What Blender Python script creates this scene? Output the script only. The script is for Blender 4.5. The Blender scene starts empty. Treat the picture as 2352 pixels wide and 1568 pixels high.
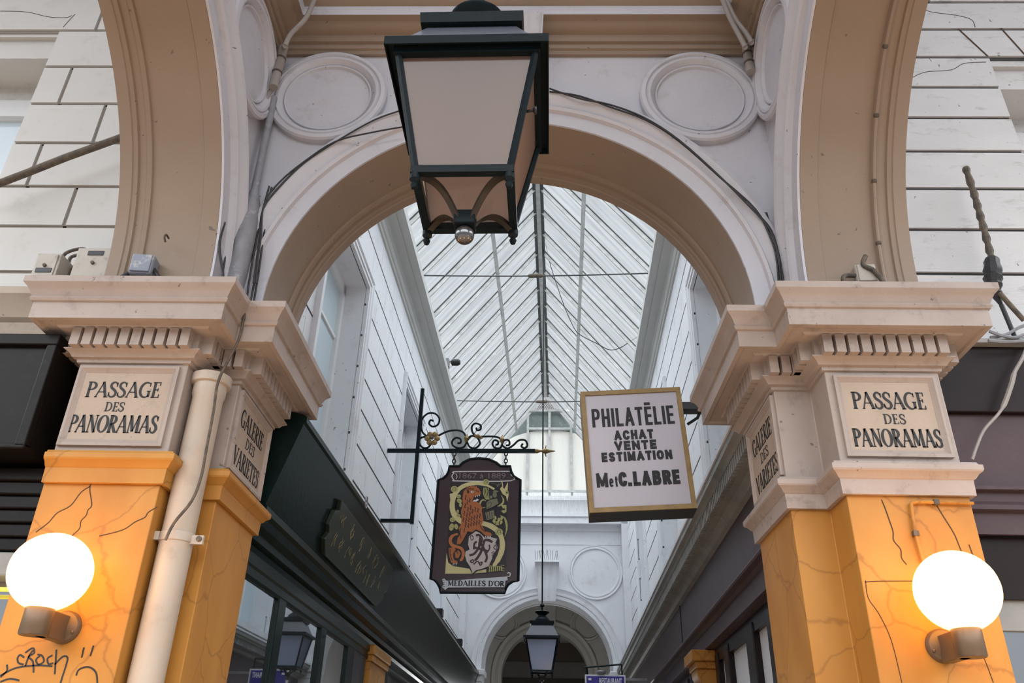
import bpy, bmesh, math, random
from mathutils import Matrix, Vector
random.seed(7)
S = bpy.context.scene
COL = S.collection
PI = math.pi
# ---------------------------------------------------------------- camera
cam_d = bpy.data.cameras.new('camera'); cam = bpy.data.objects.new('camera', cam_d); COL.objects.link(cam)
YAW, PITCH, ROLL = -0.0322, 0.5013, 0.0252
fw = Vector((math.sin(YAW)*math.cos(PITCH), math.cos(YAW)*math.cos(PITCH), math.sin(PITCH)))
r0 = Vector((math.cos(YAW), -math.sin(YAW), 0)); u0 = r0.cross(fw)
rr = r0*math.cos(ROLL)+u0*math.sin(ROLL); uu = -r0*math.sin(ROLL)+u0*math.cos(ROLL)
M = Matrix(((rr.x, uu.x, -fw.x, 0.14), (rr.y, uu.y, -fw.y, 0), (rr.z, uu.z, -fw.z, 1.6), (0, 0, 0, 1)))
cam.matrix_world = M
cam_d.sensor_width = 36; cam_d.lens = 1884.7*36/2352; cam_d.clip_start = 0.05
S.camera = cam
# ---------------------------------------------------------------- sky, sun, exposure
S.view_settings.view_transform = 'Standard'; S.view_settings.look = 'None'
S.view_settings.exposure = 0.13; S.view_settings.gamma = 1.0; S.view_settings.use_curve_mapping = False
S.cycles.use_denoising = True; S.cycles.max_bounces = 10; S.cycles.diffuse_bounces = 6; S.cycles.transparent_max_bounces = 12
S.cycles.sample_clamp_indirect = 6
wd = bpy.data.worlds.new('sky'); S.world = wd; wd.use_nodes = True
nt = wd.node_tree; bg = nt.nodes['Background']
tc = nt.nodes.new('ShaderNodeTexCoord'); sx = nt.nodes.new('ShaderNodeSeparateXYZ'); rp = nt.nodes.new('ShaderNodeValToRGB')
nt.links.new(tc.outputs['Generated'], sx.inputs[0]); nt.links.new(sx.outputs['Z'], rp.inputs[0]); nt.links.new(rp.outputs[0], bg.inputs['Color'])
rp.color_ramp.elements[0].position = 0.0; rp.color_ramp.elements[0].color = (0.62, 0.66, 0.72, 1)
rp.color_ramp.elements[1].position = 1.0; rp.color_ramp.elements[1].color = (1.0, 1.02, 1.06, 1)
bg.inputs['Strength'].default_value = 0.62
def lamp(kind, name, loc, energy, color, size=None, target=None, angle=None):
    l = bpy.data.lights.new(name, kind); l.energy = energy; l.color = color
    o = bpy.data.objects.new(name, l); o.location = loc; COL.objects.link(o)
    if kind == 'AREA': l.size = size
    elif size is not None: l.shadow_soft_size = size
    if angle is not None: l.angle = angle
    if target is not None: o.rotation_euler = (Vector(target)-Vector(loc)).to_track_quat('-Z', 'Y').to_euler()
    return o
lamp('SUN', 'overcast_sun', (0, 0, 12), 11.0, (0.93, 0.96, 1.0), target=(0, 2.0, 2), angle=math.radians(140))
# unseen warm fill added low on both sides, standing for lit shops
for x in (-2.3, 2.3):
    lamp('POINT', 'warm_fill_lamp', (x, 1.7, 0.9), 26, (1.0, 0.52, 0.2), size=0.25)
lamp('POINT', 'low_fill_lamp', (0.0, 0.9, 0.5), 14, (1.0, 0.55, 0.22), size=0.3)  # added warm fill near the floor, no lamp seen there
lamp('POINT', 'corridor_fill_lamp', (0.3, 17.2, 2.6), 42, (0.95, 0.97, 1.0), size=0.2)  # added fill to brighten the corridor, its source is unseen
# ---------------------------------------------------------------- mesh helpers
TH = math.radians(1.8)
GAL = Matrix(((math.cos(TH), math.sin(TH), 0, 0), (-math.sin(TH), math.cos(TH), 0, 3.4), (0, 0, 1, 0), (0, 0, 0, 1)))   # (s,t,z) along the arcade -> world
class MB:
    def __init__(self, xf=None): self.v = []; self.f = []; self.xf = xf
    def add(self, vs, fs):
        n = len(self.v); self.v += [tuple(p) for p in vs]; self.f += [tuple(i+n for i in f) for f in fs]; return self
    def box(self, a, b, m=None):
        x0, y0, z0 = a; x1, y1, z1 = b
        vs = [(x0,y0,z0),(x1,y0,z0),(x1,y1,z0),(x0,y1,z0),(x0,y0,z1),(x1,y0,z1),(x1,y1,z1),(x0,y1,z1)]
        if m is not None: vs = [tuple(m @ Vector(p)) for p in vs]
        return self.add(vs, [(3,2,1,0),(4,5,6,7),(0,1,5,4),(1,2,6,5),(2,3,7,6),(3,0,4,7)])
    def prism(self, bottom, top):
        n = len(bottom)
        return self.add(list(bottom)+list(top), [tuple(range(n-1,-1,-1)), tuple(range(n,2*n))]+[(i,(i+1)%n,n+(i+1)%n,n+i) for i in range(n)])
    def ext(self, poly2, fn, d0, d1):
        """extrude a 2D outline; fn(u,v,d) -> 3D"""
        return self.prism([fn(u,v,d0) for u,v in poly2], [fn(u,v,d1) for u,v in poly2])
    def loft(self, rings, caps=True, closed=True):
        n = len(rings[0]); vs = [p for r in rings for p in r]; fs = []
        for k in range(len(rings)-1):
            for i in range(n if closed else n-1):
                j = (i+1) % n; fs.append((k*n+i, k*n+j, (k+1)*n+j, (k+1)*n+i))
        if caps and closed: fs += [tuple(range(n-1,-1,-1)), tuple(range((len(rings)-1)*n, len(rings)*n))]
        return self.add(vs, fs)
    def tube(self, pts, r, n=8, caps=True, closed=False):
        pts = [Vector(p) for p in pts]; rad = r if isinstance(r, (list, tuple)) else [r]*len(pts)
        rings = []; up = None
        for i, p in enumerate(pts):
            if closed: d = (pts[(i+1) % len(pts)]-pts[i-1]).normalized()
            else: d = (pts[min(i+1, len(pts)-1)]-pts[max(i-1, 0)]).normalized()
            if up is None:
                up = Vector((0,0,1)) if abs(d.z) < 0.9 else Vector((1,0,0))
            a = d.cross(up)
            if a.length < 1e-6: a = d.cross(Vector((0.3,0.9,0.2)))
            a.normalize(); b = a.cross(d).normalized(); up = b
            rings.append([tuple(p+(a*math.cos(2*PI*k/n)+b*math.sin(2*PI*k/n))*rad[i]) for k in range(n)])
        if closed: rings.append(rings[0])
        return self.loft(rings, caps and not closed)
    def lathe(self, prof, c=(0,0,0), n=32, axis='z', caps=True):
        """prof: (radius, height) along axis"""
        rings = []
        for r, h in prof:
            ring = []
            for k in range(n):
                a = 2*PI*k/n; x, y = r*math.cos(a), r*math.sin(a)
                p = {'z': (x,y,h), 'y': (x,h,y), 'x': (h,x,y)}[axis]
                ring.append((p[0]+c[0], p[1]+c[1], p[2]+c[2]))
            rings.append(ring)
        return self.loft(rings, caps)
    def sphere(self, c, r, n=24, m=14, sq=(1,1,1)):
        return self.lathe([(max(r*math.sin(PI*k/m), 1e-4), -r*math.cos(PI*k/m)) for k in range(m+1)], (0,0,0), n)._shift(c, sq, (m+1)*n)
    def _shift(self, c, sq, cnt):
        for i in range(len(self.v)-cnt, len(self.v)):
            p = self.v[i]; self.v[i] = (p[0]*sq[0]+c[0], p[1]*sq[1]+c[1], p[2]*sq[2]+c[2])
        return self
    def sweep(self, path, prof, closed_prof=True):
        """mitred sweep of a moulding profile [(out,z)] along a plan path; out>0 is to the right of travel"""
        rings = []
        for o, z in prof: rings.append([(x, y, z) for x, y in offset(path, o)])
        n = len(path); vs = [p for r in rings for p in r]; fs = []; m = len(prof)
        for k in range(m if closed_prof else m-1):
            for i in range(n-1):
                k2 = (k+1) % m; fs.append((k*n+i, k*n+i+1, k2*n+i+1, k2*n+i))
        if closed_prof: fs += [tuple(k*n for k in range(m)), tuple(k*n+n-1 for k in range(m-1,-1,-1))]
        return self.add(vs, fs)
    def arch(self, prof, c, zc, fn, z0=None, n=48, a0=0.0, a1=PI):
        """profile [(radius,depth)] swept round a half circle, with straight legs down to z0"""
        rings = []
        for k in range(n+1):
            a = a0+(a1-a0)*k/n
            rings.append([fn(c+r*math.cos(a), d, zc+r*math.sin(a)) for r, d in prof])
        if z0 is not None:
            rings = [[fn(c+r, d, z0) for r, d in prof]]+rings+[[fn(c-r, d, z0) for r, d in prof]]
        return self.loft(rings)
    def build(self, name, mat, parent=None, smooth=False, bevel=0.0, kind=None, angle=35):
        vs = self.v if self.xf is None else [tuple(self.xf @ Vector(p)) for p in self.v]
        org = Vector((0,0,0))
        if parent is None and vs:
            lo = [min(p[i] for p in vs) for i in range(3)]; hi = [max(p[i] for p in vs) for i in range(3)]
            org = Vector(((lo[0]+hi[0])/2, (lo[1]+hi[1])/2, lo[2]))
            vs = [(p[0]-org.x, p[1]-org.y, p[2]-org.z) for p in vs]
        me = bpy.data.meshes.new(name); me.from_pydata(vs, [], self.f)
        bm = bmesh.new(); bm.from_mesh(me); bmesh.ops.recalc_face_normals(bm, faces=bm.faces); bm.to_mesh(me); bm.free()
        me.materials.append(mat)
        o = bpy.data.objects.new(name, me); COL.objects.link(o); o.location = org
        if parent is not None:
            o.parent = parent
            if parent.parent is None: o.matrix_parent_inverse = Matrix.Translation(-parent.location)
        if kind: o['kind'] = kind
        if smooth:
            for p in me.polygons: p.use_smooth = True
            me.set_sharp_from_angle(angle=math.radians(angle))
        if bevel:
            b = o.modifiers.new('edge', 'BEVEL'); b.width = bevel; b.segments = 2; b.limit_method = 'ANGLE'; b.angle_limit = math.radians(40)
        return o
def offset(path, o):
    out = []; n = len(path); nr = []
    for i in range(n-1):
        dx, dy = path[i+1][0]-path[i][0], path[i+1][1]-path[i][1]; l = math.hypot(dx, dy); nr.append((dy/l, -dx/l))
    for i in range(n):
        if i == 0: q = nr[0]
        elif i == n-1: q = nr[-1]
        else:
            a, b = nr[i-1], nr[i]; k = 1+a[0]*b[0]+a[1]*b[1]; q = ((a[0]+b[0])/k, (a[1]+b[1])/k)
        out.append((path[i][0]+q[0]*o, path[i][1]+q[1]*o))
    return out
THINGS = []
def thing(name, label, cat, group=None):
    o = bpy.data.objects.new(name, None); COL.objects.link(o); o.empty_display_size = 0.1
    o['label'] = label; o['category'] = cat
    if group: o['group'] = group
    THINGS.append(o); return o
def tag(o, label, cat, group=None):
    o['label'] = label; o['category'] = cat
    if group: o['group'] = group
    return o
def seat_things():
    """put every Empty at the base of its parts"""
    for t in THINGS:
        pts = []
        for ch in t.children_recursive:
            if ch.type == 'MESH': pts += [v.co for v in ch.data.vertices]
        if not pts: continue
        lo = [min(p[i] for p in pts) for i in range(3)]; hi = [max(p[i] for p in pts) for i in range(3)]
        base = Vector(((lo[0]+hi[0])/2, (lo[1]+hi[1])/2, lo[2])); t.location = base
        for ch in t.children: ch.matrix_parent_inverse = Matrix.Translation(-base)
# ---------------------------------------------------------------- materials
def mat(name, col, rough=0.6, col2=None, scale=3.0, amt=0.5, stain=None, stain_amt=0.0, stain_scale=6.0, metal=0.0, bump=0.0, bump_scale=40.0, spec=0.5, emit=None, emit_s=0.0, stretch=(1,1,1), speck=None):
    m = bpy.data.materials.new(name); m.use_nodes = True; n = m.node_tree; P = n.nodes['Principled BSDF']
    P.inputs['Roughness'].default_value = rough; P.inputs['Metallic'].default_value = metal; P.inputs['Specular IOR Level'].default_value = spec
    geo = n.nodes.new('ShaderNodeNewGeometry'); mp = n.nodes.new('ShaderNodeMapping'); mp.inputs['Scale'].default_value = stretch
    n.links.new(geo.outputs['Position'], mp.inputs['Vector'])
    cur = None
    if col2:
        t = n.nodes.new('ShaderNodeTexNoise'); t.inputs['Scale'].default_value = scale; t.inputs['Detail'].default_value = 6; n.links.new(mp.outputs[0], t.inputs['Vector'])
        r = n.nodes.new('ShaderNodeValToRGB'); r.color_ramp.elements[0].position = 0.5-amt*0.4; r.color_ramp.elements[1].position = 0.5+amt*0.4
        r.color_ramp.elements[0].color = (*col, 1); r.color_ramp.elements[1].color = (*col2, 1); n.links.new(t.outputs['Fac'], r.inputs[0]); cur = r.outputs[0]
    if stain:
        t = n.nodes.new('ShaderNodeTexNoise'); t.inputs['Scale'].default_value = stain_scale; t.inputs['Detail'].default_value = 9; t.inputs['Roughness'].default_value = 0.7; n.links.new(mp.outputs[0], t.inputs['Vector'])
        r = n.nodes.new('ShaderNodeValToRGB'); r.color_ramp.elements[0].position = 0.56; r.color_ramp.elements[1].position = 0.72
        r.color_ramp.elements[0].color = (0,0,0,1); r.color_ramp.elements[1].color = (stain_amt,)*3+(1,); n.links.new(t.outputs['Fac'], r.inputs[0])
        x = n.nodes.new('ShaderNodeMix'); x.data_type = 'RGBA'; n.links.new(r.outputs[0], x.inputs['Factor'])
        if cur: n.links.new(cur, x.inputs['A'])
        else: x.inputs['A'].default_value = (*col, 1)
        x.inputs['B'].default_value = (*stain, 1); cur = x.outputs['Result']
    if speck:   # small chips and fly spots in the paint
        t = n.nodes.new('ShaderNodeTexNoise'); t.inputs['Scale'].default_value = 26; t.inputs['Detail'].default_value = 3; n.links.new(geo.outputs['Position'], t.inputs['Vector'])
        r = n.nodes.new('ShaderNodeValToRGB'); r.color_ramp.elements[0].position = 0.715; r.color_ramp.elements[1].position = 0.735
        r.color_ramp.elements[0].color = (0,0,0,1); r.color_ramp.elements[1].color = (.75,.75,.75,1); n.links.new(t.outputs['Fac'], r.inputs[0])
        x = n.nodes.new('ShaderNodeMix'); x.data_type = 'RGBA'; n.links.new(r.outputs[0], x.inputs['Factor'])
        if cur: n.links.new(cur, x.inputs['A'])
        else: x.inputs['A'].default_value = (*col, 1)
        x.inputs['B'].default_value = (*speck, 1); cur = x.outputs['Result']
    if cur: n.links.new(cur, P.inputs['Base Color'])
    else: P.inputs['Base Color'].default_value = (*col, 1)
    if bump:
        t = n.nodes.new('ShaderNodeTexNoise'); t.inputs['Scale'].default_value = bump_scale; t.inputs['Detail'].default_value = 4; n.links.new(mp.outputs[0], t.inputs['Vector'])
        b = n.nodes.new('ShaderNodeBump'); b.inputs['Strength'].default_value = bump; b.inputs['Distance'].default_value = 0.01
        n.links.new(t.outputs['Fac'], b.inputs['Height']); n.links.new(b.outputs[0], P.inputs['Normal'])
    if emit: P.inputs['Emission Color'].default_value = (*emit, 1); P.inputs['Emission Strength'].default_value = emit_s
    return m
def marble(name, a, b, vein, rough=0.32):
    m = mat(name, a, rough, b, 2.6, 0.9, spec=0.22, stretch=(1.6,1.6,0.7)); n = m.node_tree; P = n.nodes['Principled BSDF']; src = P.inputs['Base Color'].links[0].from_socket
    geo = n.nodes.new('ShaderNodeNewGeometry'); nz = n.nodes.new('ShaderNodeTexNoise'); nz.inputs['Scale'].default_value = 3.0; nz.inputs['Detail'].default_value = 5
    n.links.new(geo.outputs['Position'], nz.inputs['Vector'])
    mx = n.nodes.new('ShaderNodeMix'); mx.data_type = 'VECTOR'; mx.inputs['Factor'].default_value = 0.22; n.links.new(geo.outputs['Position'], mx.inputs['A']); n.links.new(nz.outputs['Color'], mx.inputs['B'])
    v = n.nodes.new('ShaderNodeTexVoronoi'); v.feature = 'DISTANCE_TO_EDGE'; v.inputs['Scale'].default_value = 3.4; n.links.new(mx.outputs['Result'], v.inputs['Vector'])
    r = n.nodes.new('ShaderNodeValToRGB'); r.color_ramp.elements[0].position = 0.0; r.color_ramp.elements[1].position = 0.02
    r.color_ramp.elements[0].color = (0.45,)*3+(1,); r.color_ramp.elements[1].color = (0,0,0,1); n.links.new(v.outputs['Distance'], r.inputs[0])
    x = n.nodes.new('ShaderNodeMix'); x.data_type = 'RGBA'; n.links.new(r.outputs[0], x.inputs['Factor']); n.links.new(src, x.inputs['A']); x.inputs['B'].default_value = (*vein, 1)
    n.links.new(x.outputs['Result'], P.inputs['Base Color']); return m
def glassy(name, col, mirror, rough=0.03):
    """dark shop or window glass: part mirror, part tinted body"""
    m = bpy.data.materials.new(name); m.use_nodes = True; n = m.node_tree; P = n.nodes['Principled BSDF']; out = n.nodes['Material Output']
    P.inputs['Base Color'].default_value = (*col, 1); P.inputs['Roughness'].default_value = 0.4
    g = n.nodes.new('ShaderNodeBsdfGlossy'); g.inputs['Roughness'].default_value = rough; g.inputs['Color'].default_value = (0.9, 0.93, 0.95, 1)
    x = n.nodes.new('ShaderNodeMixShader'); x.inputs[0].default_value = mirror; n.links.new(P.outputs[0], x.inputs[1]); n.links.new(g.outputs[0], x.inputs[2]); n.links.new(x.outputs[0], out.inputs['Surface'])
    return m
def frosted(name, col, clear, trans, gloss=0.08, wire=0.0):
    m = bpy.data.materials.new(name); m.use_nodes = True; n = m.node_tree; out = n.nodes['Material Output']; n.nodes.remove(n.nodes['Principled BSDF'])
    d = n.nodes.new('ShaderNodeBsdfDiffuse'); t = n.nodes.new('ShaderNodeBsdfTranslucent'); c = n.nodes.new('ShaderNodeBsdfTransparent'); g = n.nodes.new('ShaderNodeBsdfGlossy')
    for q in (d, t, c): q.inputs['Color'].default_value = (*col, 1)
    g.inputs['Roughness'].default_value = 0.08
    a = n.nodes.new('ShaderNodeMixShader'); a.inputs[0].default_value = trans; n.links.new(d.outputs[0], a.inputs[1]); n.links.new(t.outputs[0], a.inputs[2])
    b = n.nodes.new('ShaderNodeMixShader'); b.inputs[0].default_value = clear; n.links.new(a.outputs[0], b.inputs[1]); n.links.new(c.outputs[0], b.inputs[2])
    e = n.nodes.new('ShaderNodeMixShader'); e.inputs[0].default_value = gloss; n.links.new(b.outputs[0], e.inputs[1]); n.links.new(g.outputs[0], e.inputs[2])
    if wire:   # fine wire net cast into the roof glass, running up the slope, with grime
        geo = n.nodes.new('ShaderNodeNewGeometry'); nz = n.nodes.new('ShaderNodeTexNoise'); mp = n.nodes.new('ShaderNodeMapping'); mp.inputs['Scale'].default_value = (0.6, 9.0, 0.6)
        nz.inputs['Scale'].default_value = 1.6; nz.inputs['Detail'].default_value = 8; n.links.new(geo.outputs['Position'], mp.inputs[0]); n.links.new(mp.outputs[0], nz.inputs['Vector'])
        r = n.nodes.new('ShaderNodeValToRGB'); r.color_ramp.elements[0].position = 0.35; r.color_ramp.elements[1].position = 0.7
        r.color_ramp.elements[0].color = (*[x*wire for x in col], 1); r.color_ramp.elements[1].color = (*col, 1); n.links.new(nz.outputs['Fac'], r.inputs[0])
        for q in (d, t, c): n.links.new(r.outputs[0], q.inputs['Color'])
    n.links.new(e.outputs[0], out.inputs['Surface']); return m
WALL = mat('white_paint', (0.74,0.75,0.78), 0.55, (0.68,0.69,0.72), 2.0, 0.7, (0.36,0.34,0.32), 0.35, 4.0, bump=0.12, speck=(0.1,0.085,0.075))
FACE = mat('arch_paint', (0.58,0.58,0.62), 0.55, (0.52,0.515,0.55), 3.0, 0.7, (0.34,0.31,0.29), 0.45, 7.0, bump=0.15, speck=(0.1,0.085,0.075))
SOFF = mat('soffit_shade_paint', (0.31,0.232,0.17), 0.6, (0.26,0.19,0.135), 2.0, 0.7, (0.26,0.2,0.15), 0.4, 5.0, bump=0.12, speck=(0.1,0.085,0.075))  # brown paint tone, with the shade of the undersides put into the colour
CAPM = mat('pier_paint', (0.42,0.35,0.305), 0.55, (0.345,0.28,0.24), 5.0, 0.7, (0.12,0.095,0.08), 0.55, 8.0, bump=0.2, speck=(0.1,0.085,0.075))
PLAQ = mat('plaque_paint', (0.43,0.335,0.25), 0.5, (0.37,0.28,0.205), 5.0, 0.7, (0.22,0.17,0.13), 0.5, 9.0, bump=0.12, speck=(0.1,0.085,0.075))
MARB = marble('yellow_marble', (0.55,0.275,0.062), (0.36,0.145,0.024), (0.17,0.07,0.018), 0.42)
INK = mat('black_ink', (0.012,0.011,0.012), 0.6)
IRON = mat('dark_green_iron', (0.006,0.011,0.013), 0.32, (0.009,0.015,0.018), 20, 0.6, bump=0.05, spec=0.12)
BLAK = mat('black_paint', (0.012,0.012,0.014), 0.4)
RUST = mat('rusty_iron', (0.05,0.045,0.04), 0.7, (0.16,0.12,0.08), 30, 0.6, bump=0.4)
CABL = mat('black_cable', (0.02,0.02,0.022), 0.5)
GREY = mat('grey_pipe_paint', (0.3,0.31,0.33), 0.5, (0.2,0.2,0.22), 14, 0.8, (0.6,0.6,0.6), 0.5, 18, bump=0.2)
PIPE = mat('cream_pipe_paint', (0.54,0.46,0.375), 0.4, (0.47,0.39,0.31), 4, 0.6, (0.3,0.24,0.18), 0.4, 8)
CNDT = mat('dull_conduit_paint', (0.36,0.33,0.3), 0.5, (0.28,0.25,0.23), 10, 0.7)
BOXP = mat('box_paint', (0.48,0.44,0.38), 0.5, (0.41,0.37,0.315), 8, 0.6, (0.12,0.1,0.09), 0.5, 16)
ROOFG = frosted('roof_glass', (0.955,0.975,0.98), 0.94, 1.0, 0.02, 0.84)
CANOPYG = frosted('canopy_dimming_glass', (0.85,0.85,0.87), 0.15, 0.26, 0.04)  # dims the light through the added canopy
BARW = mat('roof_bar_paint', (0.6,0.6,0.58), 0.5, (0.26,0.26,0.25), 12, 0.9)
BARD = mat('roof_bar_dark', (0.06,0.065,0.065), 0.6)
LGLAS = frosted('lantern_glass', (0.70,0.61,0.55), 0.26, 0.94, 0.04)
LGLAS2 = frosted('lantern_glass_cool', (0.38,0.45,0.63), 0.02, 0.1, 0.015)
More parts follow.
